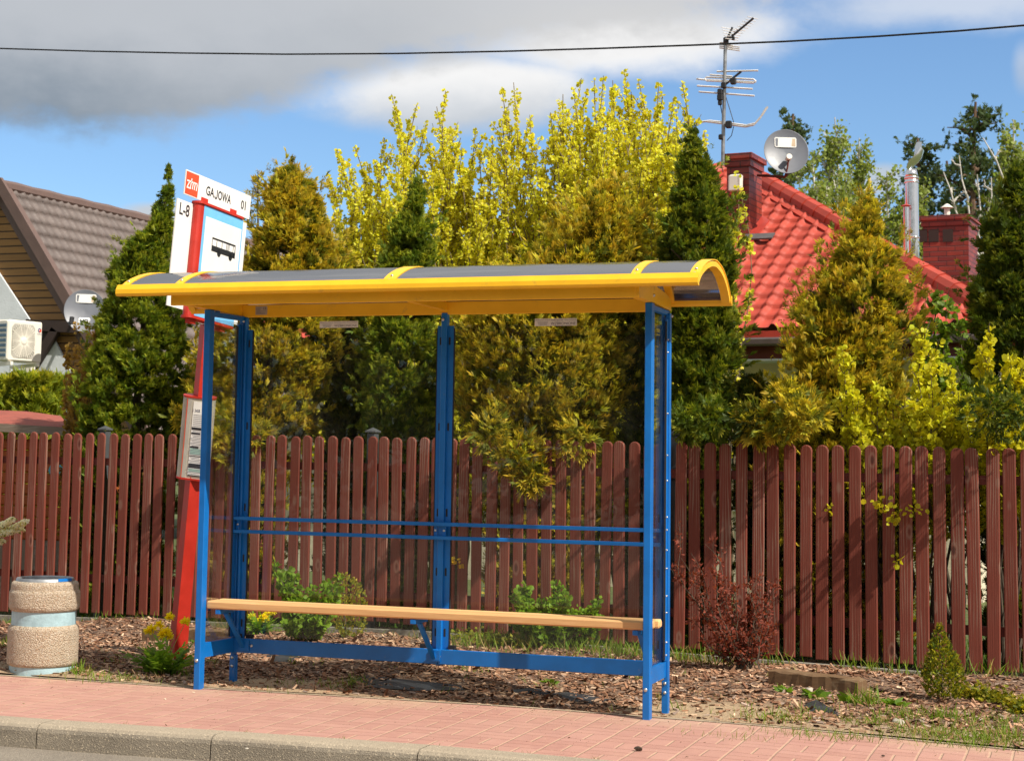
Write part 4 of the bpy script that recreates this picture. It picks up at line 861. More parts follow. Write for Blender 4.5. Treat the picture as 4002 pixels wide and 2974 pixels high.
# edge gutters (front and rear)
b = MB(); PF = [(E0[0]-.010, 2.292), (E0[0]-.012, 2.268), (E0[0]-.004, 2.256), (E0[0]+.022, 2.254), (E0[0]+.022, 2.262), (E0[0]+.008, 2.270), (E0[0]+.022, 2.318), (E0[0]+.012, 2.322)]
b.prism([(XL, y, z) for y, z in PF], (XR-XL, 0, 0)); b.build('front_eave', 'yellow', sh)
b = MB(); b.prism([(XL, .498, 2.268), (XL, .503, 2.240), (XL, .516, 2.226), (XL, .526, 2.229), (XL, .526, 2.278), (XL, .512, 2.282)], (XR-XL, 0, 0)); b.build('rear_eave', 'yellow', sh)
b = MB(); b.box((XL+.03, .492, 2.262), (XR-.03, .499, 2.285)); b.build('eave_seal', 'brownfascia', sh)
# maker's plate
b = MB(); b.box((.135, .3925, 2.204), (.213, .3945, 2.256)); o = b.build('maker_plate', 'plate', yb)
text('CE', 'lettering', 'ink', o, (.186, .3920, 2.236), (1, 0, 0), (0, 0, 1), 1, .021, .014)
b = MB()
for k, (u, w) in enumerate(((.004, .042), (.004, .03), (.004, .03), (.004, .028), (.006, .066), (.006, .03), (.006, .06), (.006, .06))): b.box((.135+u, .3918, 2.2475-k*.0055), (.135+u+w, .3922, 2.2495-k*.0055))
b.build('small_print', 'greyink', o)

# ------------------------------------------------------------------ bus stop sign on its leaning red post
Zd = 11.0; az_, el_, rl_ = math.radians(4.0), math.radians(-4.07), math.radians(1.82)
h_ = np.array([math.sin(az_)*math.cos(el_), math.cos(az_)*math.cos(el_), math.sin(el_)]); n0 = np.cross(h_, EZ); n0 /= np.linalg.norm(n0); u0 = np.cross(n0, h_)
u_ = math.cos(rl_)*u0+math.sin(rl_)*n0; n_ = np.cross(h_, u_)                     # n_ faces the viewer
A_ = CAM+ray((600+425/3.304)/DS, (600+205/3.304)/DS)*Zd; K = Zd/10.75
def sp(a, b, c=0.0): return A_+K*(h_*a-u_*b)+n_*c
pbase = at(384, 1425, 2, .0); pbase[2] = -0.05
sg = thing('bus_stop_sign', tuple(pbase), 'leaning red post with a white bus stop sign reading GAJOWA and a timetable case', 'sign')
topc = sp(.41, .93)
b = MB(); d = topc-pbase; dn = d/np.linalg.norm(d)
v1 = np.array([.80, -.60, 0]); v1 = v1-dn*np.dot(v1, dn); v1 /= np.linalg.norm(v1); v2 = np.cross(dn, v1)
def tap(c0_, c1_, w0, w1, mb):
    vs = [c+v1*sx*w+v2*sy*w for c, w in ((c0_, w0), (c1_, w1)) for sx, sy in ((-1, -1), (1, -1), (1, 1), (-1, 1))]
    mb.add(vs, [(3, 2, 1, 0), (4, 5, 6, 7), (0, 1, 5, 4), (1, 2, 6, 5), (2, 3, 7, 6), (3, 0, 4, 7)])
tap(pbase, topc, .047, .036, b); b.build('post', 'red', sg)
def plate(mb, a0, a1, b0, b1, c0_, c1_): mb.obox(sp((a0+a1)/2, (b0+b1)/2, (c0_+c1_)/2), h_, u_, n_, K*(a1-a0)/2, K*(b1-b0)/2, abs(c1_-c0_)/2)
W_, H_ = .790, .158
b = MB(); plate(b, 0, W_, 0, H_, -.006, 0); nb = b.build('name_board', 'white', sg)
b = MB(); plate(b, .006, .150, .008, H_-.006, .0006, .0012); lg = b.build('logo_field', 'orange', nb)
def strokes(mb, segs, w, c, curve=None):
    for (x0, y0, x1, y1) in segs:
        d = np.array([x1-x0, y1-y0]); L = np.linalg.norm(d); t = d/L; q = np.array([-t[1], t[0]])*w/2; e = t*w*.15
        P = [np.array([x0, y0])-e+q, np.array([x0, y0])-e-q, np.array([x1, y1])+e-q, np.array([x1, y1])+e+q]; mb.add([sp(a_, b_, c) for a_, b_ in P], [(0, 1, 2, 3)])
b = MB(); strokes(b, [(.020, .066, .052, .066), (.049, .068, .023, .108), (.020, .109, .066, .109), (.070, .046, .061, .104), (.055, .066, .083, .066), (.090, .068, .084, .110), (.092, .066, .135, .066), (.112, .068, .106, .110), (.136, .069, .130, .110)], .010, .0016); b.build('lettering', 'white', lg)
text('GA', 'lettering', 'ink', nb, sp(.245, .110, 0), h_, u_, 1, K*.096, K*.060, bold=.022); text('OWA', 'lettering', 'ink', nb, sp(.388, .110, 0), h_, u_, 1, K*.157, K*.060, bold=.022)
b = MB(); arc = [(.3765, .052), (.3765, .094), (.374, .103), (.367, .1085), (.359, .1085), (.352, .103), (.350, .095)]
strokes(b, [(*arc[i], *arc[i+1]) for i in range(len(arc)-1)], .0098, .0007); b.build('lettering', 'ink', nb)
text('01', 'lettering', 'ink', nb, sp(.672, .110, 0), h_, u_, 1, K*.060, K*.060, bold=.02)
a1_, a2_, a7, a8 = .262, .649, .140, .673
# big white line board behind the case
b = MB(); plate(b, -.033, a7+.01, .192, .872, -.030, -.022); lb = b.build('line_board', 'white', sg); b = MB(); plate(b, a8-.01, .800, .181, .872, -.030, -.022); b.build('line_board', 'white', sg)
text('L-8', 'lettering', 'ink', lb, sp(.000, .288, -.0222), h_, u_, 1, K*.112, K*.078, bold=.02)
# case: rounded-ended box
b = MB(); hw = .032; n = 10; prof = []
for k in range(n+1): t = math.pi/2+math.pi*k/n; prof.append((a7+.03+.03*math.cos(t)*1.0, math.sin(t)*hw))
for k in range(n+1): t = -math.pi/2+math.pi*k/n; prof.append((a8-.03+.03*math.cos(t)*1.0, math.sin(t)*hw))
vs = [sp(a, bb, c) for bb in (.185, .905) for a, c in prof]; n2 = len(prof)
b.add(vs, [tuple(reversed(range(n2))), tuple(range(n2, 2*n2))]+[(i, i+n2, (i+1) % n2+n2, (i+1) % n2) for i in range(n2)]); cs = b.build('sign_case', 'red', sg)
for bb in (.171, .905):
    b = MB(); pr2 = [((a-.4065)*1.025+.4065, c*1.35) for a, c in prof]; vs = [sp(a, q, c) for q in (bb, bb+.015) for a, c in pr2]
    b.add(vs, [tuple(reversed(range(n2))), tuple(range(n2, 2*n2))]+[(i, i+n2, (i+1) % n2+n2, (i+1) % n2) for i in range(n2)]); b.build('end_plate', 'red', cs)
for a in (.195, .545):
    b = MB(); plate(b, a, a+.075, .135, .172, .0005, .006); b.build('clamp', 'red', cs)
for a in (.18, .53):
    b = MB(); plate(b, a, a+.06, .918, .95, -.02, .02); b.build('clamp', 'red', cs)
b = MB(); plate(b, a7+.055, a8-.004, .190, .900, hw+.0006, hw+.0016); bf = b.build('blue_border', 'ltblue', cs)
b = MB(); plate(b, .222, .655, .255, .845, hw+.0018, hw+.0024); wf = b.build('white_field', 'white', bf)
b = MB(); ic = hw+.003
def sq(a0, a1, b0, b1, c=ic): b.add([sp(a0, b1, c), sp(a1, b1, c), sp(a1, b0, c), sp(a0, b0, c)], [(0, 1, 2, 3)])
ba, bb_ = .318, .600; bt, bm, bl = .372, .424, .462
sq(ba, bb_, bt, bt+.012); sq(ba, bb_, bm, bl)
for a in (ba, ba+.054, ba+.118, ba+.174, ba+.190, ba+.204, bb_-.028): b.add([sp(a, bm, ic), sp(a+.0055, bm, ic), sp(a+.0055, bt+.012, ic), sp(a, bt+.012, ic)], [(0, 1, 2, 3)])
b.add([sp(bb_-.006, bm, ic), sp(bb_+.004, bm, ic), sp(bb_, bt, ic), sp(bb_-.006, bt, ic)], [(0, 1, 2, 3)])
b.add([sp(bb_-.02, bm, ic), sp(bb_+.004, bm, ic), sp(bb_+.004, bl, ic), sp(bb_-.02, bl, ic)], [(0, 3, 2, 1)])
for ca in (ba+.092, ba+.232):
    k0 = [sp(ca+.022*math.cos(t), bl+.022*math.sin(t)*1.1, ic) for t in np.linspace(0, 2*math.pi, 17)[:-1]]; b.add(k0, [tuple(reversed(range(16)))])
b.build('bus_symbol', 'ink', wf)
# timetable case on the post
def pp_(f): return pbase+d*f
tcz0, tcz1 = at(400, 1036, 1, pbase[1])[2], at(412, 866, 1, pbase[1])[2]
f0, f1 = (tcz0-pbase[2])/d[2], (tcz1-pbase[2])/d[2]
aaz = math.radians(74); ca_ = np.array([math.sin(aaz), math.cos(aaz), 0]); ca_ = ca_-dn*np.dot(ca_, dn); ca_ /= np.linalg.norm(ca_); cn_ = np.cross(ca_, dn); cn_ *= -1 if cn_[1] > 0 else 1
tb_ = thing  # noqa
cc = pp_((f0+f1)/2)-ca_*.006; hh = np.linalg.norm(pp_(f1)-pp_(f0))/2; cw, cd = .108, .055
b = MB(); prof = []
for k in range(9): t = math.pi/2+math.pi*k/8; prof.append((-cw+.045+.045*math.cos(t), cd*math.sin(t)))
for k in range(9): t = -math.pi/2+math.pi*k/8; prof.append((cw-.045+.045*math.cos(t), cd*math.sin(t)))
def cp_(a, c, z): return cc+ca_*a+cn_*c+dn*z
n2 = len(prof); vs = [cp_(a, c, z) for z in (-hh, hh) for a, c in prof]
b.add(vs, [tuple(reversed(range(n2))), tuple(range(n2, 2*n2))]+[(i, (i+1) % n2, (i+1) % n2+n2, i+n2) for i in range(n2)]); tcse = b.build('timetable_case', flat('aged_grey_plastic', (.50, .46, .38), .5, dirt=((.3, .26, .2), 8, .6, .5)), sg)
for z in (-hh-.006, hh): 
    b = MB(); vs = [cp_(a*1.03, c*1.08, q) for q in (z, z+.012) for a, c in prof]
    b.add(vs, [tuple(reversed(range(n2))), tuple(range(n2, 2*n2))]+[(i, (i+1) % n2, (i+1) % n2+n2, i+n2) for i in range(n2)]); b.build('end_plate', 'red', tcse)
b = MB(); b.obox(cp_(-cw+.040, cd+.0012, 0), ca_, cn_, dn, .0020, .0012, hh*.98); b.build('trim_strip', 'orange', tcse)
b = MB(); b.obox(cp_(-cw+.056, cd+.0015, 0), ca_, cn_, dn, .012, .0012, hh*.97); b.build('grey_strip', 'acgrey', tcse)  # plain grey strip beside the trim
b = MB(); b.obox(cp_(.030, cd+.0020, hh*.62), ca_, cn_, dn, .056, .0012, hh*.30); pg1 = b.build('notice', 'paper', tcse)
b = MB(); b.obox(cp_(.034, cd+.0020, -hh*.30), ca_, cn_, dn, .060, .0012, hh*.62); pg2 = b.build('timetable_sheet', 'white', tcse)
text('1 345R', 'lettering', 'greyink', pg1, cp_(-.026, cd+.0034, hh*.66), ca_, dn, 1, .05, .022, bold=.02)
b = MB()
for k in range(8): b.obox(cp_(.02, cd+.0036, hh*(.60-.045*k)), ca_, cn_, dn, .04, .0004, .0016)
b.build('small_print', 'greyink', pg1)
b = MB(); g2 = MB(); g3 = MB(); rt = random.Random(3)
for zc, w_, th_, in ((.26, .058, .009), (.14, .030, .006), (-.20, .028, .006), (-.42, .058, .003), (-.66, .058, .014), (-.90, .058, .0035)): b = MB(); b.obox(cp_(.034-(.058-w_), cd+.0036, hh*zc), ca_, cn_, dn, w_, .0004, th_); b.build('heading_bar', 'ink', pg2)
for k in range(30):
    zc = .20-.0365*k
    g2.obox(cp_(.03-.02*rt.random(), cd+.0037, hh*zc), ca_, cn_, dn, .03+.02*rt.random(), .0003, .0014)
for zc, th_ in ((-.30, .020), (-.77, .010)): g3 = MB(); g3.obox(cp_(.034, cd+.0034, hh*zc), ca_, cn_, dn, .056, .0003, th_); g3.build('green_field', 'greenink', pg2)
g2.build('small_print', 'greyink', pg2)

# ------------------------------------------------------------------ litter bin
bc = np.array([-1.185, .245]); R0 = .208
bn = thing('litter_bin', (bc[0], bc[1], 0), 'round litter bin of washed gravel concrete with two pale blue bands', 'litter bin')
def band(prof, name, mt): b = MB(); b.lathe(prof, (bc[0], bc[1], 0), 56); return b.build(name, mt, bn, smooth=True)
r = R0
band([(r-.012, -.02), (r-.010, .002), (r-.010, .058)], 'base_band', 'binblue')
band([(r-.012, .052), (r-.002, .057), (r+.004, .064), (r+.006, .074), (r+.006, .082), (r+.006, .268), (r+.005, .276), (r-.001, .288), (r-.010, .297), (r-.020, .301), (r-.03, .302)], 'lower_drum', 'aggregate')
band([(r-.014, .295), (r-.014, .385)], 'middle_band', 'binblue')
band([(r-.026, .380), (r-.010, .383), (r-.001, .391), (r+.005, .402), (r+.006, .412), (r+.006, .420), (r+.006, .492), (r+.005, .498), (r-.001, .506), (r-.004, .512), (r-.004, .518), (r-.004, .540), (r-.007, .550), (r-.016, .560), (r-.03, .563), (r-.045, .560)], 'upper_drum', 'aggregate')
band([(r-.030, .560), (r-.034, .578), (r-.038, .582), (r-.048, .580), (r-.050, .572), (r-.052, .40), (.02, .38)], 'liner', 'zinc')
b = MB(); vs = []; 
th0 = math.atan2(CAM[1]-bc[1], CAM[0]-bc[0])
for k in range(13):
    t = th0+.45+k*.055; rr_ = r-.033
    for rad, z in ((r-.030, .565), (rr_, .583)): vs.append((bc[0]+math.cos(t)*rad, bc[1]+math.sin(t)*rad, z+.001))
b.add(vs, [(2*i, 2*i+2, 2*i+3, 2*i+1) for i in range(12)]); b.build('blue_rim_paint', 'blue', bn)

# ------------------------------------------------------------------ left house (brown metal-tile roof)
def tile_roof(name, mt, parent, P, e, s, nrm, W2, L2, keep=None, ws=.21, rs=.30, wh=.035, st=.022, du=.035, wave='rib'):
    e, s, nrm, P = map(lambda q: np.array(q, float), (e, s, nrm, P)); nu = int(W2/du)+1; us = np.linspace(0, W2, nu); vsl = []
    nr = int(math.ceil(L2/rs))
    for r in range(nr): vsl += [(r*rs+.001, 1.0), (min((r+.5)*rs, L2), .5), (min((r+1)*rs-.001, L2), 0.0)]
    ph = us/ws*2*math.pi; wv = np.maximum(np.cos(ph), 0)**1.5 if wave == 'rib' else 0.5*np.cos(ph)
    V_ = np.array([P+e*u+s*v+nrm*(wh*w+st*q) for (v, q) in vsl for u, w in zip(us, wv)]); F_ = []
    for j in range(len(vsl)-1):
        for i in range(nu-1):
            if keep is None or keep((us[i]+us[i+1])/2, (vsl[j][0]+vsl[j+1][0])/2): F_.append((j*nu+i, j*nu+i+1, (j+1)*nu+i+1, (j+1)*nu+i))
    return link(name, V_, np.array(F_), mt, parent, smooth=False)
yg = 13.0
ap = at(-4, 401, 1, yg); vb_ = at(152, 668, 1, yg); sl_ = vb_-ap; sl_ = sl_/np.linalg.norm(sl_)
rdir = at(312, 475, 0, 0); 
raz = math.radians(3.8); rd_ = np.array([math.sin(raz), math.cos(raz), 0])
hb = thing('brown_roof_house', tuple(ap*[1, 1, 0]), 'house with a steep brown tiled roof and varnished gable boards at the left edge', 'house')
nr_ = np.cross(sl_, rd_); nr_ = nr_ if nr_[2] > 0 else -nr_
Lr = 4.6
tile_roof('roof', 'browntile', hb, ap+sl_*Lr+rd_*.13, rd_, -sl_, nr_, 9.5, Lr, ws=.19, rs=.245, wh=.034, st=.026)
b = MB(); b.tube([ap+rd_*t-EZ*.01 for t in np.arange(0, 9.6, .4)], [.095+.012*(i % 2) for i in range(24)], 8); b.build('ridge_cap', 'brownfascia', hb)
b = MB(); b.bar(ap+sl_*-.05+nr_*.03, ap+sl_*Lr+nr_*.03, .06, .16, up=nr_); b.bar(ap-nr_*.16-sl_*.05+rd_*.13, ap-nr_*.16+sl_*Lr+rd_*.13, .05, .12, up=nr_)
b.bar(ap+nr_*.045+rd_*.10, ap+sl_*Lr+nr_*.045+rd_*.10, .20, .02, up=nr_); b.build('verge_board', 'brownfascia', hb)
sl2 = np.array([-sl_[0], sl_[1], sl_[2]])
b = MB(); b.prism([ap, ap+sl2*Lr, ap+sl2*Lr+rd_*9, ap+rd_*9], (-.02, 0, -.08)); b.build('roof', 'browntile', hb)
# gable wall: boards, set back under the verge
gy = .16; ga = ap+rd_*gy-nr_*.10
b = MB(); q1, q2 = ga+sl_*Lr, ga+sl2*Lr
b.prism([ga, q2, q2*[1, 1, 0], q1*[1, 1, 0]*1.0, q1], rd_*.2); b.build('gable_boards', 'gableboards', hb)
w1 = at(-2, 592, 1, yg+.10); w2 = at(64, 694, 1, yg+.10); w3 = at(140, 830, 1, yg+.10); w0 = at(-60, 505, 1, yg+.10)
b = MB(); dn2 = EZ; zb = 0.0
b.prism([w0, w2, at(64, 860, 1, yg+.1), at(64, 1000, 1, yg+.1), at(-120, 1000, 1, yg+.1), at(-120, 505, 1, yg+.1)], (0, .04, 0)); b.build('white_wall', 'plaster', hb)
b = MB(); b.prism([at(110, 722, 1, yg+.09), at(150, 800, 1, yg+.09), at(190, 880, 1, yg+.09), at(190, 1000, 1, yg+.09), at(62, 1000, 1, yg+.09), at(62, 860, 1, yg+.09), at(84, 768, 1, yg+.09)], (0, .04, 0)); b.build('white_wall', 'plaster', hb)
b = MB(); b.bar(at(60, 705, 1, yg+.03), at(172, 712, 1, yg+.03), .12, .16); b.bar(at(122, 716, 1, yg+.02), at(70, 800, 1, yg+.02), .10, .13); b.prism([at(58, 700, 1, yg+.06), at(165, 705, 1, yg+.06), at(112, 730, 1, yg+.06), at(84, 772, 1, yg+.06), at(60, 772, 1, yg+.06)], (0, .02, 0))  # dark brace bars, plus a dark sheet painted in as shade under the overhang
b.build('brace_and_eave_shade', 'darkwood_shade', hb)
b = MB(); b.bar(at(66, 775, 1, yg-.1), at(66, 870, 1, yg-.1), .10, .10); b.build('white_post', 'acwhite', hb)
b = MB(); b.tube([at(24, 780, 1, yg+.0), at(22, 850, 1, yg+.0)], .018, 6); b.build('drain_pipe', 'plaster', hb)
# air conditioner
acp = at(15, 693, 1, 11.9); acb = at(15, 783, 1, 11.9); hz = acp[2]-acb[2]
act = thing('air_conditioner', tuple(acb), 'cream outdoor air conditioning unit on wall brackets at the left edge', 'air conditioner')
aaz = math.radians(14.5); ad = np.array([math.sin(aaz), math.cos(aaz), 0]); an = np.array([math.cos(aaz), -math.sin(aaz), 0])     # fan face runs along ad, faces an
p1 = acb.copy()
far_ = at(92, 778, 1, 0); 
# length of the fan face so that its far edge meets the sight line of pixel column 92
dr = ray(92, 740); A2 = np.array([[ad[0], -dr[0]], [ad[1], -dr[1]]]); sol = np.linalg.solve(A2, (CAM-p1)[:2]); AL = sol[0]; AD = .34; print('AC', AL, hz, p1)
c = p1+ad*AL/2-an*AD/2+EZ*hz/2
b = MB(); b.obox(c, ad, an, EZ, AL/2, AD/2, hz/2, .02); body = b.build('casing', 'acwhite', act)
fc_ = p1+ad*AL*.44+EZ*hz*.5+an*.004; b = MB()
fw, fh = AL*.33, hz*.41
b.add([fc_+ad*fw*sx+EZ*fh*sz+an*.001 for sx, sz in ((-1, -.8), (-.8, -1), (.8, -1), (1, -.8), (1, .8), (.8, 1), (-.8, 1), (-1, .8))], [tuple(range(8))]); b.build('fan_recess', 'acgrey', act)
b = MB()
for k in range(40):
    t = 2*math.pi*k/40; dd = np.array([math.cos(t), math.sin(t)]); rr_ = min(fw/abs(dd[0]+1e-6), fh/abs(dd[1]+1e-6), 1.18*min(fw, fh)*1.05)
    b.bar(fc_+an*.010, fc_+an*.010+ad*dd[0]*rr_*.97+EZ*dd[1]*rr_*.97, .008 if k % 4 else .014, .006, up=an)
for rr_ in np.linspace(.15, 1, 9)*min(fw, fh): b.tube([fc_+an*.012+ad*math.cos(t)*rr_+EZ*math.sin(t)*rr_ for t in np.linspace(0, 2*math.pi, 29)], .003, 4, False)
b.disc(fc_+an*.014, an, .055, 16, .012); b.build('fan_grille', 'acwhite', act)
b = MB()
for k in range(7): b.obox(p1-an*AD*.5-ad*.003+EZ*hz*(.14+.12*k), an, ad, EZ, AD*.40, .004, hz*.035)
b.build('side_louvres', 'acblue', act)
lg0 = p1+ad*AL*.90+EZ*hz*.80+an*.005; b = MB(); b.lathe([(.030, 0), (.017, 0.001)], lg0, 20, an); b.build('logo', flat('logo_navy', (.03, .03, .22), .5), act)
b = MB(); b.add([lg0+an*.003+ad*x_+EZ*z_ for x_, z_ in ((0, -.032), (.032, -.02), (.032, .012), (.004, .010), (-.004, -.01))], [(0, 1, 2, 3, 4)]); b.build('logo', 'orange', act)
text('GREE', 'lettering', 'greyink', act, lg0-ad*.045-EZ*.066+an*.002, ad, EZ, 1, .09, .02)
b = MB(); b.bar(p1+ad*AL*.10-EZ*.03+an*.03, p1+ad*AL*.10-an*.55-EZ*.06, .05, .05); b.bar(p1+ad*AL*.86-EZ*.03+an*.03, p1+ad*AL*.86-an*.55-EZ*.06, .05, .05); b.build('bracket', 'acwhite', act)

def dish(name, label, cpx, cpy, yy, diam_px, face, group, arm, stickers, tilt=12):
    c = at(cpx, cpy, 1, yy); s = np.linalg.norm(c-CAM)/FPX*DS; R1 = diam_px/2*s
    a = math.radians(face); n = np.array([math.sin(a)*math.cos(math.radians(tilt)), -math.cos(a)*math.cos(math.radians(tilt)), math.sin(math.radians(tilt))])
    root = thing(name, tuple(c), label, 'satellite dish', group); r_ = unit(np.cross(n, EZ))*-1; r_ = r_ if r_[0] > 0 else -r_; u = np.cross(n, r_); u = u if u[2] > 0 else -u
    b = MB(); n2 = 40; pr = [(0.0001, -.10), (.3, -.092), (.6, -.065), (.85, -.028), (1.0, 0), (1.02, .006), (1.02, -.01), (.98, -.02), (.6, -.08), (.3, -.107), (.0001, -.115)]
    vs = [c+(r_*math.cos(t)*q*.94+u*math.sin(t)*q)*R1+n*z*R1*1.4 for q, z in pr for t in np.linspace(0, 2*math.pi, n2+1)[:-1]]
    b.add(vs, [(i*n2+k, i*n2+(k+1) % n2, (i+1)*n2+(k+1) % n2, (i+1)*n2+k) for i in range(len(pr)-1) for k in range(n2)]); b.build('reflector', 'dish', root, smooth=True)
    def q(x, y, z=.0): 
        rr = math.hypot(x, y); zz = float(np.interp(rr, [0, .3, .6, .85, 1], [-.10, -.092, -.065, -.028, 0])); return c+(r_*x*.94+u*y)*R1+n*(zz*R1*1.4+.006+z)
    for (x0, x1, y0, y1, m_, tx) in stickers:
        b = MB(); bx0, bx1, by0, by1 = x0, x1, y0, y1; rr = .05
        pts_ = [q(bx0+rr, by0), q(bx1-rr, by0), q(bx1, by0+rr), q(bx1, by1-rr), q(bx1-rr, by1), q(bx0+rr, by1), q(bx0, by1-rr), q(bx0, by0+rr)]; b.add(pts_, [tuple(range(8))]); st_ = b.build('sticker', m_, root)
        if tx == 'HD': text('HD', 'lettering', 'dish', st_, q(bx0+.07, by0+.09, .004), r_, u, 1, (bx1-bx0-.14)*R1*.94, (by1-by0-.16)*R1, bold=.03)
        elif tx == 'logo':
            b = MB(); mx_ = bx0+(bx1-bx0)*.40
            for (u0_, u1_) in ((bx0+.05, mx_-.03),): b.add([q(u0_, by0+.05, .004), q(u1_, by0+.05, .004), q(u1_, by1-.05, .004), q(u0_, by1-.05, .004)], [(0, 1, 2, 3)])
            b.build('picture_field', 'dish', st_); b = MB(); b.add([q(mx_+.02, by0+.05, .004), q(bx1-.05, by0+.05, .004), q(bx1-.05, by1-.05, .004), q(mx_+.02, by1-.05, .004)], [(0, 1, 2, 3)]); b.build('text_field', flat('faded_sticker', (.55, .42, .28), .6), st_)
    if arm:
        b = MB(); f = q(0.04, -.38, .0)+n*.30*R1; b.tube([q(-.05, -.98, -.02), q(.0, -.75, .10*R1), f], .012, 6); b.build('feed_arm', 'rail', root); b = MB(); b.tube([f-n*.05, f+n*.04], .035, 10); b.build('receiver', 'acwhite', root)
    else:
        f = q(-.62, -.40)+n*.30*R1; b = MB(); b.tube([f, f-u*.10-r_*.01], .035, 8); b.build('receiver', 'cable', root)
    return root, c, n, r_, u, R1
dL, dLc, dLn, dLr, dLu, dLR = dish('satellite_dish', 'grey satellite dish with an HD sticker under the brown roof', 185, 675, 12.2, 92, 34, 'grey satellite dishes', False, [(-.46, .52, .40, .80, 'white', 'logo'), (-.30, .25, -.66, -.30, 'white', 'HD')])
b = MB(); b.tube([dLc-dLn*.10, dLc-dLn*.35-EZ*.05, at(150, 700, 1, yg+.1)], .02, 6); b.build('mount', 'post', dL)

# shed with red felt roof behind the fence, left
ys = 4.9
sd_ = thing('garden_shed', tuple(at(75, 1330, 1, ys)*[1, 1, 0]), 'low shed of orange boards with a red felt roof behind the fence', 'shed')
b = MB(); r1, r2 = at(-120, 913, 1, ys-.15), at(152, 928, 1, ys-.15); r3, r4 = at(132, 903, 1, ys+1.0), at(-120, 886, 1, ys+1.1); r3b = at(60, 893, 1, ys+1.1)
b.prism([r1, r2, r3, r3b, r4], (0, 0, -.03)); b.build('roof', 'shedfelt', sd_)
b = MB(); b.bar(at(-120, 921, 1, ys-.17), at(152, 937, 1, ys-.17), .03, .075); b.build('fascia', 'oldboard', sd_)
wl, wr_ = at(-120, 1200, 1, ys), at(142, 1200, 1, ys); zt_ = r2[2]-.09
b = MB()
for k in range(9):
    z = .58+k*.105
    if z+.05 > zt_: break
    b.obox(((wl[0]+wr_[0])/2, ys+.03, z), EX, EY, EZ, (wr_[0]-wl[0])/2, .035, .050, .02)
b.build('front_wall', 'shedwood', sd_)
b = MB(); b.box((wl[0], ys+.01, -.1), (wr_[0], ys+.08, .53)); b.build('base_wall', 'oldboard', sd_)
b = MB(); b.box((wr_[0]-.03, ys+.06, -.1), (wr_[0], ys+1.1, zt_)); b.build('side_wall', 'shedwood', sd_)
o = MB(); q = at(125, 1021, 1, ys-.12); o.box((q[0]-.10, ys-.14, q[2]-.05), (q[0]+.10, ys-.03, q[2]+.05), .03); o = o.build('cloth', 'bottle', loc=tuple(q)); tag(o, 'turquoise cloth hanging on the orange shed wall behind the fence', 'cloth')
# hedge behind the shed and brownish shrub
def hedge(name, label, x0p, x1p, ytp, ybp, yy, th_, cg, cgold, gp, n, size, seed):
    global RNG; RNG = np.random.default_rng(seed); a = at(x0p, ybp, 1, yy); b_ = at(x1p, ytp, 1, yy); root = thing(name, ((a[0]+b_[0])/2, yy, -.06), label, 'hedge'); cl = Cloud()
    P = np.stack([RNG.uniform(a[0], b_[0], n), yy+RNG.uniform(-th_/2, th_/2, n), b_[2]-(b_[2]-0.2)*RNG.random(n)**1.6], 1); P[:, 2] += .05*np.sin(P[:, 0]*3)+.03*np.sin(P[:, 0]*9+1)
    sprays(cl, P, np.array([0, -.25, .7])+RNG.normal(size=(n, 3))*.5, size*RNG.uniform(.6, 1.3, n), cg, cgold, np.full(n, gp)); cl.build('foliage', 'leaf', root)
    tb = MB()
    for x_ in np.arange(a[0], b_[0], .5): tb.tube([(x_, yy, -.06), (x_+.05, yy, b_[2]*.8)], [.03, .01], 5)
    tb.build('stems', 'twig', root)
hedge('clipped_hedge', 'yellow-green hedge between the red shed roof and the white house wall', -170, 132, 832, 892, 7.4, .8, (0.20, 0.25, 0.02), (0.60, 0.58, 0.04), 0.6, 8000, .15, 41)
b0 = at(180, 960, 1, 4.7)*[1, 1, 0]
leafy('barberry_shrub', 'brownish bronze shrub left of the tall dark thuja, below the satellite dish', 'shrub', tuple(b0+[0, 0, -.06]), [at(px, py, 1, 4.7+random.uniform(-.3, .3)) for px, py in ((150, 745), (165, 705), (190, 700), (205, 715), (175, 730), (155, 790), (148, 830), (200, 760), (185, 790), (160, 870), (215, 800), (145, 900), (212, 690))], (0.40, 0.25, 0.06), .034, 36, 'twig', .010, 14, .32, .2, None, 42, clump=4, cvar=.4)

# ------------------------------------------------------------------ red-roofed house
RNG = np.random.default_rng(77)
ez = 2.76
eL = at(524, 745, 1, 10.05); eR = at(2185, 704, 1, 9.0); eL[2] = ez; eR[2] = ez+.02
e_ = (eR-eL); WR = np.linalg.norm(e_); e_ /= WR; back = np.array([-e_[1], e_[0], 0])
apx = onplane(1597, 366, (eL+eR)/2+back*4.6, back); apx[:2] = apx[:2]
mid = (eL+eR)/2; ua = np.dot(apx-eL, e_); run = np.dot(apx-eL, back); rise = apx[2]-ez
hr = thing('red_roof_house', tuple(mid*[1, 1, 0]), 'cream house with a bright red metal tile hip roof behind the thujas on the right', 'house')
s_ = unit(back*run+EZ*rise); Ls = math.hypot(run, rise); nf_ = np.cross(e_, s_)
tile_roof('roof', 'redtile', hr, eL, e_, s_, nf_, WR, Ls, keep=lambda u, v: (u > ua*v/Ls) and (u < WR-(WR-ua)*v/Ls), ws=.212, rs=.285, wh=.050, st=.028, du=.0303)
pk = eL+e_*ua+s_*Ls; bR = eR+back*run*2; bL = eL+back*run*2
b = MB(); b.add([eR, bR, pk], [(0, 1, 2)]); b.add([bR, bL, pk], [(0, 1, 2)]); b.add([bL, eL, pk], [(0, 1, 2)]); b.build('roof', 'redsheet', hr)
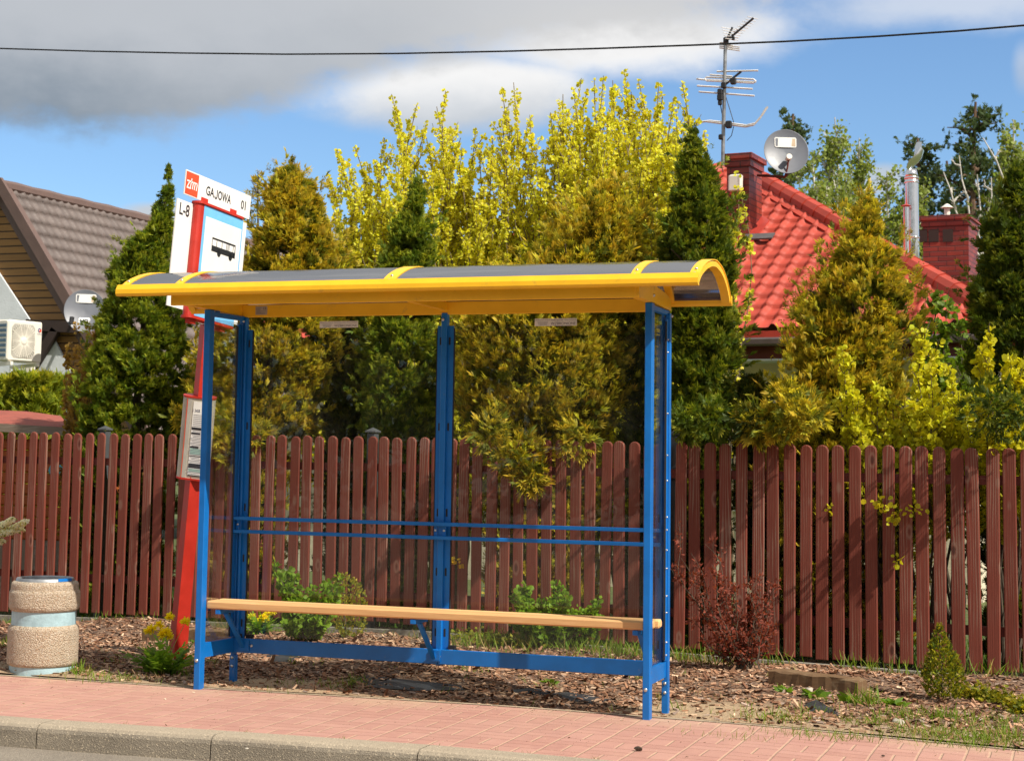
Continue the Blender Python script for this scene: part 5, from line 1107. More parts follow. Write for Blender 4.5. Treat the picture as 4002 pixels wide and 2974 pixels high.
for a_ in (eR, eL):
    b = MB(); pts_ = [a_+(pk-a_)*t+EZ*.035 for t in np.linspace(0, 1, 22)]
    for i in range(21): b.tube([pts_[i]-(pk-a_)*.004, pts_[i+1]], [.125, .112], 10)
    b.bar(a_+nf_*.03-e_*.17*np.sign(np.dot(a_-pk, e_)), pk+nf_*.03-e_*.17*np.sign(np.dot(a_-pk, e_)), .16, .02, up=nf_); b.build('hip_cap', 'redtile', hr)
b = MB(); b.bar(eL-back*.05-EZ*.13, eR-back*.05-EZ*.13, .10, .09, bev=.03); b.build('gutter', 'gutter', hr)
b = MB(); b.bar(eL-EZ*.045-back*.0, eR-EZ*.045, .03, .07); b.build('drip_edge', 'redsheet', hr)
b = MB(); b.bar(eL+back*.06-EZ*.24, eR+back*.06-EZ*.24, .05, .16); b.build('fascia', 'maroon', hr)
wf_ = .45
b = MB(); q = [eL+back*wf_+e_*.4, eR+back*wf_-e_*.4, eR+back*(2*run-.4)-e_*.4, eL+back*(2*run-.4)+e_*.4]; q = [v*[1, 1, 0]-EZ*.1 for v in q]; b.prism(q, (0, 0, ez-.2+.1)); b.build('wall', 'cream', hr)
b = MB(); q = [eL-EZ*.31, eR-EZ*.31, eR+back*wf_-EZ*.31, eL+back*wf_-EZ*.31]; b.prism(q, (0, 0, -.02)); b.build('soffit', 'plaster', hr)
for x0p in (1120, 1700):
    p = onplane(x0p, 860, eL+back*wf_, back); b = MB(); b.obox(p*[1, 1, 0]+EZ*1.45-back*.01, e_, back, EZ, .62, .03, .62); o = b.build('window_frame', 'white', hr)
    b = MB(); b.obox(p*[1, 1, 0]+EZ*1.45-back*.045, e_, back, EZ, .56, .006, .56); b.build('window_pane', flat('dark_window_glass', (.02, .025, .03), .08), o)
# front-right chimney
def chimney(root, name, xl, xc, xr, ytop, ybase, yd_, capn=2, mt='brick'):
    a = at(xl, ytop, 1, yd_); c = at(xc, ytop, 1, yd_); w = c[0]-a[0]; 
    dr = ray(xr, ytop); A2 = np.array([[back[0], -dr[0]], [back[1], -dr[1]]]); cc2 = a+e_*w/abs(e_[0]); dp = np.linalg.solve(A2, (CAM-cc2)[:2])[0]
    ctr = a+e_*w/2+back*dp/2; zt_ = a[2]; zb_ = at(xl, ybase, 1, yd_)[2]
    b = MB(); b.obox([ctr[0], ctr[1], (zt_-.15+zb_)/2], e_, back, EZ, w/2-.035, dp/2-.035, (zt_-.15-zb_)/2); st = b.build(name, mt, root)
    b = MB(); b.obox([ctr[0], ctr[1], zt_-.11], e_, back, EZ, w/2-.012, dp/2-.012, .045); b.obox([ctr[0], ctr[1], zt_-.033], e_, back, EZ, w/2+.015, dp/2+.015, .034, .004); b.build('chimney_crown', mt, st)
    return st, ctr, w, dp, zt_
pc = onplane(1600, 520, eL, nf_)
st, cc1, w1_, d1_, z1_ = chimney(hr, 'chimney', 1570, 1632, 1662, 335, 540, pc[1]-.1)
b = MB(); fb = onplane(1598, 530, eL, nf_)
b.prism([onplane(1572, 505, eL, nf_)+nf_*.04, onplane(1634, 540, eL, nf_)+nf_*.06, onplane(1672, 490, eL, nf_)+nf_*.06, onplane(1640, 470, eL, nf_)+nf_*.04], nf_*.02); b.build('chimney_flashing', 'redsheet', hr)
b = MB(); b.obox(cc1-[0, 0, 0], e_, back, EZ, .1, .1, .1); 
b = MB(); q0 = onplane(1622, 530, eL, nf_)+nf_*.09; b.bar(q0-e_*.02, q0+e_*.34, .16, .02, up=nf_); b.build('chimney_flashing', 'lead', hr)
# alarm box
ab = at(1597, 398, 1, cc1[1]-d1_/2-.05); b = MB(); b.obox(ab, e_, back, EZ, .085, .04, .105, .02); ao = b.build('alarm_box', 'acwhite', loc=tuple(ab)); tag(ao, 'white alarm box with a red lamp underneath, on the front brick chimney', 'alarm box')
ORG[ao.name] = ab
b = MB(); b.obox(ab-EZ*.125, e_, back, EZ, .07, .03, .022, .01); b.build('red_lamp', 'red', ao)
# far chimney
st2, cc2_, w2_, d2_, z2_ = chimney(hr, 'chimney', 1997, 2108, 2128, 470, 690, 17.5)
for px in (2027, 2058, 2002):
    p = at(px, 512, 1, cc2_[1]-d2_/2); b = MB(); p = onplane(px, 512, cc2_-back*(d2_/2-.035), back); b.obox(p, e_, back, EZ, .075, .012, .095); b.build('vent_hole', 'darkwood_shade', st2)
p = at(2056, 467, 1, cc2_[1]); b = MB(); b.tube([[p[0], p[1], z2_-.05], [p[0], p[1], z2_+.17]], .045, 10); b.lathe([(.10, 0), (.02, .06), (.0001, .065)], (p[0], p[1], z2_+.17), 14); b.build('vent_pipe', 'acwhite', st2)
# steel flue pair with cowl
yfl = pc[1]+1.3
fb_ = at(1981, 572, 1, yfl); ft_ = at(1979, 372, 1, yfl); s_px = np.linalg.norm(fb_-CAM)/FPX*DS
fl = thing('steel_flue', tuple(fb_), 'tall shiny steel flue with a curved cowl beside the right brick chimney', 'flue')
def z_at(py): return at(1980, py, 1, yfl)[2]
b = MB(); R2 = 14.2*s_px; xb, yb_ = fb_[0], fb_[1]; xt = at(1979, 400, 1, yfl)[0]
b.tube([(xb, yb_, z_at(700)), (xb, yb_, z_at(520)), (xt, yb_, z_at(395)), (xt, yb_, z_at(388))], [R2*.98]*4, 24); b.tube([(xt, yb_, z_at(388)), (xt, yb_, z_at(368))], [R2*1.02, R2*.74], 24)
for py in (518, 389, 398): b.tube([(xb if py > 450 else xt, yb_, z_at(py)), (xb if py > 450 else xt, yb_, z_at(py)+.02)], R2*1.07, 24)
b.build('main_pipe', 'silver', fl, smooth=True)
for f_ in fl.children: f_.data.polygons.foreach_set('use_smooth', [len(p_.vertices) == 4 for p_ in f_.data.polygons])
b = MB(); x2 = at(1968, 500, 1, yfl-.15)[0]; b.tube([(x2, yfl-.2, z_at(700)), (x2, yfl-.2, z_at(455))], 5.6*s_px, 16); b.build('small_pipe', 'silver', fl)
b = MB(); b.lathe([(11*s_px, 0), (2*s_px, 4*s_px), (.001, 4.2*s_px)], (x2, yfl-.2, z_at(452)), 16); b.build('small_cap', 'redsheet', fl)
b = MB(); cpt = [at(q_[0], q_[1], 1, yfl) for q_ in ((1969, 368), (1976, 352), (1985, 345), (1994, 335), (2000, 322))]; vs = []
for i, c_ in enumerate(cpt):
    w_ = (.13, .15, .15, .13, .10)[i]
    for k in range(9): t = math.pi*(k/8)-math.pi/2; vs.append(c_+EY*math.sin(t)*w_*1.0+unit(np.array([1, 0, -1.0]))*math.cos(t)*w_*.45)
b.add(vs, [(i*9+k, i*9+k+1, (i+1)*9+k+1, (i+1)*9+k) for i in range(4) for k in range(8)]); b.build('cowl_hood', 'silver', fl, smooth=True)
b = MB(); v_ = [at(q_[0], q_[1], 1, yfl) for q_ in ((1984, 345), (1986, 318), (1990, 309), (2001, 308), (2001, 318), (1997, 333))]; b.prism(v_, (0, .012, 0)); b.build('cowl_vane', 'silver', fl)
# dish on the front chimney
dR, dc, dn_, dr_, du_, dRR = dish('satellite_dish', 'grey satellite dish on an arm beside the red brick chimney, with a rectangular sticker', 1707, 329, cc1[1]-.35, 100, 22, 'grey satellite dishes', True, [(-.50, .50, .22, .66, 'white', 'logo')], 14)
b = MB(); b.tube([dc-du_*dRR*.95-dn_*.05, dc-du_*dRR*.95-dn_*.15, at(1645, 381, 1, cc1[1])], .018, 8); b.build('mount', 'rail', dR)
# aerial mast with four aerials
ym = cc1[1]-d1_/2-.10
def am(px, py, dy=0.0): return at(px, py, 1, ym+dy)
mast = thing('tv_aerial', tuple(am(1570, 362)), 'tall grey television aerial mast strapped to the brick chimney', 'aerial')
b = MB(); b.tube([am(1569, 360), am(1572, 230), am(1575, 85)], .022, 10); b.build('mast', 'zinc', mast)
def yagi(name, segs, r=.007, boom=None, blk=None):
    b = MB()
    for s2 in segs: b.tube([am(*q) if len(q) == 2 else am(q[0], q[1], q[2]) for q in s2], r, 5)
    o = b.build(name, 'aerial', mast)
    if boom or blk:
        b = MB()
        for s2 in (boom or []): b.tube([am(*q) for q in s2], .014, 6)
        for (px, py, rx) in (blk or []): c = am(px, py, -.03); rx *= .62; b.obox(c, EX, EY, EZ, rx, rx*.8, rx*1.2, .01)
        b.build('boom', 'cable', o)
yagi('upper_aerial', [[(1582+dx*5.4-12-(i % 2), 92-dx*5.2-3, -.3+dx*.05), (1582+dx*5.4+9, 92-dx*5.2+2, .3+dx*.05)] for i, dx in enumerate(range(1, 11))], .005, [[(1574, 92), (1636, 40)], [(1576, 90), (1590, 60)]], [(1576, 88, .05), (1592, 84, .03)])
yagi('upper_aerial', [[(1566+i*2, 60+i*6, -.2), (1610-i*2, 68+i*5, .2)] for i in range(5)], .005)
yagi('upper_aerial', [[(1562, 93+i*4), (1592, 96+i*4)] for i in range(4)]+[[(1578, 99+i*4), (1606, 103+i*4)] for i in range(3)], .009)
yagi('middle_aerial', [[(1512, 172), (1530, 174), (1641, 179)], [(1534, 168), (1636, 173), (1641, 177), (1636, 181), (1534, 176), (1530, 172), (1534, 168)], [(1513, 187), (1634, 194)], [(1517, 200), (1638, 209)], [(1541, 163), (1590, 167)], [(1556, 156), (1646, 154)]], .012, [[(1568, 190), (1582, 178), (1609, 156)]], [(1571, 186, .05), (1592, 177, .055), (1563, 212, .055), (1563, 200, .05), (1563, 224, .04)])
yagi('lower_aerial', [[(1514, 272), (1524, 265), (1540, 263), (1570, 266), (1620, 273), (1640, 268), (1655, 250), (1667, 232)], [(1518, 268), (1530, 264), (1575, 270), (1618, 276), (1636, 272), (1650, 257), (1664, 234)]], .013, None, [(1582, 271, .06), (1565, 298, .045)])
b = MB(); b.tube([am(1564, 228), am(1568, 250), am(1567, 300), am(1566, 360), am(1570, 375)], .006, 5); b.tube([am(1574, 205), am(1585, 240), am(1594, 270), am(1588, 295), am(1578, 306)], .005, 5); b.build('cable', 'cable', mast)

# overhead cable
RNG = np.random.default_rng(5)
yc0, yc1 = 9.0, 6.0; pts_ = []
for px, py in ((-900, 78), (-500, 92), (0, 106), (200, 112), (400, 116), (620, 118.5), (860, 117), (1100, 112), (1300, 106), (1500, 99), (1700, 91), (1900, 80), (2080, 68), (2223, 56), (2600, 24), (3000, -15)):
    pts_.append(at(px, py, 1, yc0+(yc1-yc0)*(px+900)/3900))
b = MB(); b.tube(pts_, .0095, 8); o = b.build('overhead_cable', 'cable', loc=tuple(pts_[6])); tag(o, 'thin black overhead cable crossing the whole sky', 'cable')

# ------------------------------------------------------------------ things in the bed
def gp(px, py):                                 # ground point under a pixel
    p = at(px, py, 2, 0.01)
    for _ in range(3): p = at(px, py, 2, gz(p[0], p[1]))
    return p
RNG = np.random.default_rng(91)
# bark mulch: flat chips lying on the bed
n = 30000; xs = RNG.uniform(-3.6, 5.4, n); t = RNG.random(n)**1.25; e = np.array([bend(x) for x in xs]); fyv = np.array([fy(x) for x in xs])
ys_ = e+0.07+t*(fyv-0.12-e-0.07); s1 = np.sin(xs*2.1+1)+np.sin(ys_*3.3+xs); keep = (RNG.random(n) < np.clip((ys_-e)/0.45, .12, 1)) & ~((np.hypot((xs-2.95), (ys_-.5)*1.3) < .42) & (RNG.random(n) < .8)) & ~((np.hypot((xs-.35), (ys_-.42)*1.5) < .30) & (RNG.random(n) < .75))
xs, ys_ = xs[keep], ys_[keep]; n = len(xs); zs_ = np.array([gz(x, y) for x, y in zip(xs, ys_)])
D = unit(np.stack([RNG.normal(size=n)*1.5, RNG.normal(size=n), RNG.normal(size=n)*.28], 1)); S = unit(np.cross(D, np.stack([RNG.normal(size=n)*.3, RNG.normal(size=n)*.3, np.ones(n)], 1)))
ct = np.array([[(-.22, 0, 0), (.20, .04, 0), (.16, .96, .05), (-.12, 1, 0)], [(-.22, 0, 0), (-.12, 1, 0), (-.14, .9, -.16), (-.22, .1, -.16)], [(-.22, 0, 0), (-.2, 0, -.16), (.2, .04, -.16), (.2, .04, 0)]])
pal = np.array([(.20, .10, .055), (.27, .15, .09), (.15, .07, .04), (.34, .21, .13), (.10, .05, .03), (.42, .28, .18), (.24, .17, .13)]); cc_ = pal[RNG.choice(7, n, p=[.25, .22, .18, .12, .12, .05, .06])]*RNG.uniform(1.05, 1.85, (n, 1))*[1, 1.04, 1.06]
cl = Cloud(); cl.add(*cards(np.stack([xs, ys_, zs_+.006], 1), D, S, ct, RNG.uniform(.012, .042, n)*(1+.5*(RNG.random(n) < .1)), cc_, cc_)); o = cl.build('bark_mulch', 'chip'); tag(o, kind='stuff')
# grass
BL = np.array([[(-.035, 0, 0), (.035, 0, 0), (.03, .55, .04), (-.025, .55, .04)], [(-.025, .55, .04), (.03, .55, .04), (.004, 1, .16), (-.004, 1, .16)]])
def grass_cloud(cl, cx_, cy_, n, r, h, col=(0.19, 0.29, 0.025), straw=.10, flatn=.5):
    x = cx_+RNG.normal(size=n)*r; y = cy_+RNG.normal(size=n)*r*.6; z = np.array([gz(a, b) for a, b in zip(x, y)])
    D = unit(np.stack([RNG.normal(size=n)*flatn, RNG.normal(size=n)*flatn, np.ones(n)], 1)); S = unit(np.cross(D, RNG.normal(size=(n, 3))))
    c = jit(col, n, .3, .35); st = RNG.random(n) < straw; c[st] = jit((.48, .36, .15), int(st.sum())); sc = h*RNG.uniform(.4, 1.2, n)
    cl.add(*cards(np.stack([x, y, z-.005], 1), D, S, BL, sc, c*.8, c*1.15))
cl = Cloud()
for px, py, n, r, h in ((640, 1485, 40, .10, .05), (745, 1490, 50, .08, .06), (660, 1440, 25, .1, .06), (770, 1480, 40, .05, .06), (1010, 1455, 45, .08, .05), (1195, 1490, 25, .04, .05), (1440, 1520, 14, .02, .06), (1460, 1540, 10, .03, .08), (1390, 1475, 20, .03, .10), (1120, 1420, 40, .1, .06),
                        (1690, 1560, 90, .10, .07), (1730, 1590, 60, .12, .04), (1900, 1570, 70, .10, .06), (1960, 1555, 80, .10, .07), (1830, 1600, 60, .12, .05), (2000, 1590, 90, .10, .06), (2080, 1600, 140, .14, .06), (2150, 1610, 120, .12, .06), (2200, 1600, 90, .10, .07), (1880, 1530, 50, .05, .12), (2060, 1560, 60, .08, .08), (2120, 1580, 60, .10, .06), (2185, 1570, 50, .08, .07), (1760, 1545, 40, .08, .06),
                        (1780, 1520, 30, .05, .05), (1500, 1590, 20, .10, .03), (1600, 1600, 40, .12, .035), (220, 1472, 90, .14, .06), (270, 1476, 60, .10, .06), (175, 1462, 40, .04, .09), (390, 1465, 40, .06, .07), (440, 1440, 30, .06, .07), (470, 1420, 30, .05, .08), (0, 1400, 80, .15, .07), (15, 1350, 70, .12, .08), (250, 1440, 20, .06, .05), (560, 1500, 14, .08, .04)):
    p = gp(px, py); grass_cloud(cl, p[0], p[1], int(n*(2.0 if px > 1650 else 1.2)), r, h)
for k in range(60):                             # fringe along the fence base
    x = RNG.uniform(-3.5, 4.6); grass_cloud(cl, x, fy(x)-.10-abs(RNG.normal())*.05, 9 if x < 1 else 15, .07, .08 if x < 0.6 else .12, straw=.15)
for k in range(40):
    x = RNG.uniform(.6, 2.6); grass_cloud(cl, x, fy(x)-.15-abs(RNG.normal())*.22, 20, .09, .12, straw=.25)
for k in range(70):
    x = RNG.uniform(-3.4, 5); y = RNG.uniform(bend(x)+.2, fy(x)-.2); grass_cloud(cl, x, y, 7, .03, .05)
o = cl.build('grass', 'leaf'); tag(o, kind='stuff')
# sparse lawn blades behind the fence
cl = Cloud(); n = 9000; x = RNG.uniform(-5, 7, n); y = np.array([fy(a) for a in x])+.1+RNG.random(n)*2.2; D = unit(np.stack([RNG.normal(size=n)*.4, RNG.normal(size=n)*.4, np.ones(n)], 1)); S = unit(np.cross(D, RNG.normal(size=(n, 3))))
c = jit((.10, .19, .015), n, .3, .3); cl.add(*cards(np.stack([x, y, np.full(n, -.06)], 1), D, S, BL, RNG.uniform(.06, .16, n), c*.8, c)); o = cl.build('lawn_grass', 'leaf'); tag(o, kind='stuff')

def dandelion(px, py, heads, label, nl, h, seed):
    global RNG; RNG = np.random.default_rng(seed); p = gp(px, py); root = thing('dandelion_clump', tuple(p), label, 'flowers', 'dandelion clumps in the mulch'); cl = Cloud()
    n = nl; a = RNG.uniform(0, 6.28, n); el_ = RNG.uniform(.3, 1.2, n)**.7; D = np.stack([np.cos(a)*np.cos(el_), np.sin(a)*np.cos(el_)*.8, np.sin(el_)], 1); P = p+np.stack([RNG.normal(size=n)*.035, RNG.normal(size=n)*.03, np.zeros(n)], 1)
    nn = 5
    lt = []                                     # toothed dandelion leaf
    for k in range(nn): y0, y1 = k/nn, (k+1)/nn; w0 = .03; w1 = .12*math.sin(math.pi*min(.95, (k+.8)/nn)); lt.append([(-w0, y0, .25*y0*y0*-1), (w0, y0, -.25*y0*y0), (w1, y1-.03, -.25*y1*y1), (-w1, y1-.03, -.25*y1*y1)])
    S = unit(np.cross(D, np.array([0, 0, 1.0])+RNG.normal(size=(n, 3))*.2)); c = jit((.19, .34, .03), n, .25, .3); cl.add(*cards(P, D, S, np.array(lt), h*RNG.uniform(.6, 1.2, n), c*.8, c*1.15)); cl.build('leaves', 'leaf', root)
    for hx, hy in heads:
        q = at(hx, hy, 1, p[1]+RNG.uniform(-.05, .05)); b = MB(); b.tube([p+RNG.normal(size=3)*.01, (p+q)/2+[RNG.normal()*.01, 0, .01], q-[0, 0, .004]], .0022, 5); st_ = b.build('flower_stalk', stalkm, root)
        cl = Cloud(); m_ = 90; o_ = unit(RNG.normal(size=(m_, 3))*[1, 1, .55]+[0, 0, .35]); S = unit(np.cross(o_, RNG.normal(size=(m_, 3)))); c = jit((.98, .86, .02), m_, .03, .05); pt = np.array([[(-.12, 0, 0), (.12, 0, 0), (.10, 1, 0), (-.10, 1, 0)]]); cl.add(*cards(np.repeat(q[None], m_, 0), o_, S, pt, np.full(m_, .033)*RNG.uniform(.7, 1.15, m_), c*.85, c)); cl.build('flower_head', 'petal', st_)
stalkm = flat('pale_green_stalk', (.30, .34, .10), .6)
dandelion(352, 1462, [(347, 1357), (361, 1371), (352, 1378), (366, 1381), (330, 1364), (322, 1371), (368, 1340), (402, 1350)], 'dandelion clump with yellow flowers at the foot of the red sign post', 110, .26, 51)
dandelion(562, 1376, [(547, 1338), (556, 1352), (582, 1332), (573, 1338), (594, 1328), (576, 1345), (567, 1345)], 'dandelion clump with yellow flowers behind the left end of the bench', 90, .20, 52)
# leafy plants in the bed
def bush(name, label, px, py, tips, col, sz, per, seed, yo=0.0, side=10, sl=.16, bark='twig', th=.006, tm=LEAF, clump=4, cat='shrub', start=.1, cvar=.3, group=None, jy=.12):
    p = gp(px, py); leafy(name, label, cat, tuple(p), [at(a, b, 1, p[1]+yo+random.uniform(-jy, jy)) for a, b in tips], col, sz, per, bark, th, side, sl, start, group, seed, tm, clump, .55, .05, cvar=cvar)
random.seed(21)
bush('rose_bush', 'fresh green leafy rose bush behind the left part of the bench', 668, 1392, [(598, 1222), (612, 1240), (632, 1262), (625, 1232), (650, 1290), (680, 1275), (697, 1270), (660, 1320), (700, 1310), (640, 1340), (690, 1345), (650, 1370), (715, 1335), (635, 1300), (735, 1262), (740, 1250), (720, 1280)], (.20, .33, .02), .034, 42, 61, side=7, sl=.12)
bush('rose_bush', 'fresh green leafy rose bush behind the right part of the bench', 1205, 1405, [(1115, 1288), (1128, 1276), (1140, 1300), (1165, 1320), (1215, 1268), (1230, 1290), (1200, 1310), (1240, 1330), (1300, 1310), (1290, 1335), (1260, 1350), (1150, 1350), (1120, 1360), (1180, 1370), (1290, 1370), (1130, 1330), (1310, 1345)], (.20, .34, .02), .034, 44, 62, side=8, sl=.14)
bush('barberry_shrub', 'dark red barberry shrub in the bed right of the shelter', 1612, 1452, [(1530, 1180), (1472, 1130), (1500, 1200), (1545, 1225), (1520, 1300), (1500, 1350), (1560, 1290), (1600, 1260), (1585, 1320), (1650, 1235), (1692, 1255), (1670, 1300), (1640, 1330), (1690, 1345), (1560, 1370), (1600, 1380), (1650, 1390), (1680, 1400), (1540, 1400), (1610, 1340), (1575, 1250), (1640, 1280), (1478, 1210), (1625, 1240)], (.30, .075, .045), .034, 19, 63, side=9, sl=.15, tm=NLEAF, clump=5, cvar=.45)
bush('barberry_shrub', 'thin red-leaved barberry shrub at the fence between the sign post and the shelter', 462, 1345, [(355, 1200), (400, 1215), (440, 1180), (480, 1190), (420, 1240), (500, 1230), (470, 1250), (410, 1270), (370, 1250), (545, 1240), (590, 1115), (560, 1180), (600, 1150), (530, 1290), (450, 1220), (380, 1310), (490, 1290), (510, 1160), (570, 1220)], (.42, .14, .10), .034, 30, 64, side=7, sl=.16, tm=NLEAF, clump=4, cvar=.45)
SPR2 = [fan(5, 1.1, .10, s) for s in range(20, 24)]
def dwarf(name, label, px, py, rows, green, gold, gp_, n, size, seed, cat='shrub', yy=None, trunk=True):
    global RNG; RNG = np.random.default_rng(seed); p = gp(px, py); R_ = []
    for (ry, xl, xr) in rows: a = at(xl, ry, 1, p[1]); b = at(xr, ry, 1, p[1]); R_.append(((a[2]+b[2])/2, (a[0]+b[0])/2, (b[0]-a[0])/2))
    R_ = np.array(sorted(R_)); z = RNG.uniform(R_[0, 0], R_[-1, 0], n*3); r = np.interp(z, R_[:, 0], R_[:, 2]); kp = RNG.random(n*3) < (r/R_[:, 2].max()+.08); z, r = z[kp][:n], r[kp][:n]; n = len(z); a = RNG.uniform(0, 6.28, n); k = RNG.random(n)**.35
    root = thing(name, tuple(p), label, cat); cl = Cloud(); P = np.stack([np.interp(z, R_[:, 0], R_[:, 1])+np.cos(a)*r*k, p[1]+np.sin(a)*r*k, z], 1)
    sprays(cl, P, np.stack([np.cos(a)*.8, np.sin(a)*.8, np.ones(n)], 1)+RNG.normal(size=(n, 3))*.35, size*RNG.uniform(.6, 1.2, n), green, gold, np.full(n, gp_), SPR2); cl.build('foliage', 'leaf', root)
    b = MB(); b.tube([p-[0, 0, .02], [R_[-1, 1], p[1], R_[-1, 0]*.9]], [.009, .003], 6); b.build('stem', 'twig', root)
dwarf('dwarf_conifer', 'little golden-green conifer at the right edge in front of the fence', 2048, 1522, [(1357, 2038, 2042), (1375, 2030, 2050), (1400, 2018, 2062), (1430, 2010, 2080), (1460, 2003, 2092), (1490, 2005, 2095), (1515, 2015, 2085)], (.10, .14, .015), (.60, .55, .03), .65, 1500, .027, 71)
dwarf('dwarf_conifer', 'small yellow-speckled shrub behind the bench, right of the green rose bush', 752, 1385, [(1245, 735, 752), (1270, 722, 785), (1300, 715, 794), (1340, 712, 795), (1370, 735, 790), (1385, 745, 765)], (.20, .24, .03), (.66, .55, .04), .6, 1300, .024, 72)
dwarf('dwarf_conifer', 'tiny golden shrub sprig at the fence foot, left of the right rose bush', 1082, 1375, [(1268, 1085, 1108), (1285, 1072, 1120), (1305, 1062, 1110), (1320, 1060, 1095), (1370, 1080, 1085)], (.22, .20, .02), (.75, .50, .03), .8, 380, .030, 73)
def creeper(name, label, pts_, w, n, seed, gold):
    global RNG; RNG = np.random.default_rng(seed); P = []; root = thing(name, tuple(gp(*pts_[0])), label, 'shrub'); cl = Cloud(); pl = np.array([gp(*q) for q in pts_])
    for i in range(n):
        t = RNG.random(); q, _ = along(pl, np.array([t])); q = q[0]; P.append(q+np.array([RNG.normal()*w, RNG.normal()*w*1.2, abs(RNG.normal())*.03+.01]))
    P = np.array(P); sprays(cl, P, RNG.normal(size=(n, 3))*[1, 1, .3]+[0, 0, .45], .032*RNG.uniform(.6, 1.2, n), (.14, .17, .015), gold, np.full(n, .75), SPR2); cl.build('foliage', 'leaf', root); b = MB(); b.tube([q+np.array([0, 0, .01]) for q in pl], .004, 5); b.build('stem', 'twig', root)
creeper('creeping_juniper', 'low golden creeping juniper running to the right edge below the little conifer', [(2100, 1512), (2150, 1525), (2200, 1530)], .035, 700, 74, (.60, .52, .03))
creeper('creeping_juniper', 'low golden creeping juniper cut off at the right edge, nearer the pavement', [(2200, 1545), (2235, 1552)], .04, 380, 75, (.60, .52, .03))
creeper('creeping_juniper', 'low yellow-green creeping juniper behind the right base beam of the shelter', [(1000, 1388), (1080, 1400), (1160, 1405), (1250, 1402)], .07, 1200, 76, (.50, .48, .04))
def rosette(px, py, n, L, label, seed):
    global RNG; RNG = np.random.default_rng(seed); p = gp(px, py); cl = Cloud(); a = RNG.uniform(0, 6.28, n); D = np.stack([np.cos(a), np.sin(a), RNG.uniform(.15, .7, n)], 1); leaves(cl, np.repeat(p[None], n, 0)+RNG.normal(size=(n, 3))*[.012, .012, 0], D, L*RNG.uniform(.6, 1.2, n), jit((.15, .27, .02), n)*.85, jit((.18, .31, .03), n), NLEAF); o = cl.build('weed', 'leaf', loc=tuple(p)); tag(o, label, 'weed', 'broad-leaved weeds in the mulch')
rosette(1768, 1512, 26, .09, 'broad-leaved weed beside the grey stone and the old sleeper', 81); rosette(1945, 1532, 30, .08, 'broad-leaved weed left of the little golden conifer', 82)
rosette(1702, 1500, 18, .07, 'broad-leaved weed at the left front foot of the old sleeper', 83); rosette(1845, 1522, 18, .08, 'broad-leaved weed with upright leaves between the sleeper and the little conifer', 84)
rosette(1190, 1482, 18, .05, 'small broad-leaved weed in the mulch under the shelter', 85); rosette(418, 1300+95, 10, .06, 'small weed against the brown timber left of the front post', 86)
# old sleepers
def log(label, q0, q1, wy, hz, seed, name='wooden_sleeper'):
    a, c = gp(*q0), gp(*q1); p = (a+c)/2; r = np.random.default_rng(seed); ax = unit((c-a)*[1, 1, 0]); ay = np.array([-ax[1], ax[0], 0]); Ln = np.linalg.norm(c-a); b = MB(); n = 15; k = 0
    for i in range(n):
        t = i/(n-1); ctr = a+(c-a)*t; w_ = [(-.0, 0), (0, hz*.92), (.012, hz), (wy-.012, hz), (wy, hz*.92), (wy, 0)]; s = 1-(.04 if i in (0, n-1) else 0)
        for (u, z) in w_: b.v.append(ctr+ay*(u+r.normal()*.004)+EZ*(z*s-.03+r.normal()*.0035)+ax*r.normal()*.003)
    for i in range(n-1):
        for j in range(6): b.f.append((i*6+j, (i+1)*6+j, (i+1)*6+(j+1) % 6, i*6+(j+1) % 6))
    b.f += [tuple(reversed(range(6))), tuple((n-1)*6+j for j in range(6))]; o = b.build(name, 'log', loc=tuple(p)); tag(o, label, 'timber', 'old sleepers in the bed')
log('old brown sleeper lying in the bed between the barberry and the little conifer', (1668, 1484), (1862, 1508), .14, .115, 1)
log('old brown timber block lying behind the red sign post and the left shelter leg', (308, 1392), (502, 1402), .15, .13, 2)
def rock(px, py, r, label, seed, mt='stone', sq=.7, cat='stone', name='stone'):
    p = gp(px, py); rr = np.random.default_rng(seed); b = MB(); import itertools
    bm = bpy.data.meshes.new('t'); 
    import bmesh
    m_ = bmesh.new(); bmesh.ops.create_icosphere(m_, subdivisions=2, radius=1); A3 = rr.normal(size=(9, 3)); A3 /= np.linalg.norm(A3, axis=1)[:, None]; cut = rr.uniform(.55, .9, 9)
    vs = []
    for v in m_.verts:
        q = np.array(v.co)
        for a_, c_ in zip(A3, cut):
            d_ = np.dot(q, a_)
            if d_ > c_: q = q-a_*(d_-c_)
        q = q*[1, .85, sq]+rr.normal(size=3)*.02; vs.append(p+q*r+[0, 0, r*sq*.35])
    fs = [tuple(v.index for v in f.verts) for f in m_.faces]; m_.free(); b.add(vs, fs); o = b.build(name, mt, loc=tuple(p)); tag(o, label, cat)
rock(1757, 1501, .030, 'angular pale stone in front of the old sleeper', 3)
rock(1950, 1571, .034, 'pale stone half hidden in the grass near the pavement at the right', 4)
rock(2124, 1562, .022, 'small white stone in the grass near the right edge', 5, sq=.4)
rock(2005, 1562, .010, 'tiny white pebble on the mulch between the grass patches', 6)
rock(1385, 1627, .022, 'dark clod lying on the red pavement in front of the right shelter leg', 7, 'darkcrap', .6, 'debris', 'clod')
rock(1917, 1640, .010, 'small dark crumb on the pavement near the right corner', 8, 'darkcrap', .5, 'debris', 'clod')
rock(536, 1595+30, .009, 'small stone on the road beside the kerb', 9, 'stone', .6, 'stone', 'pebble')
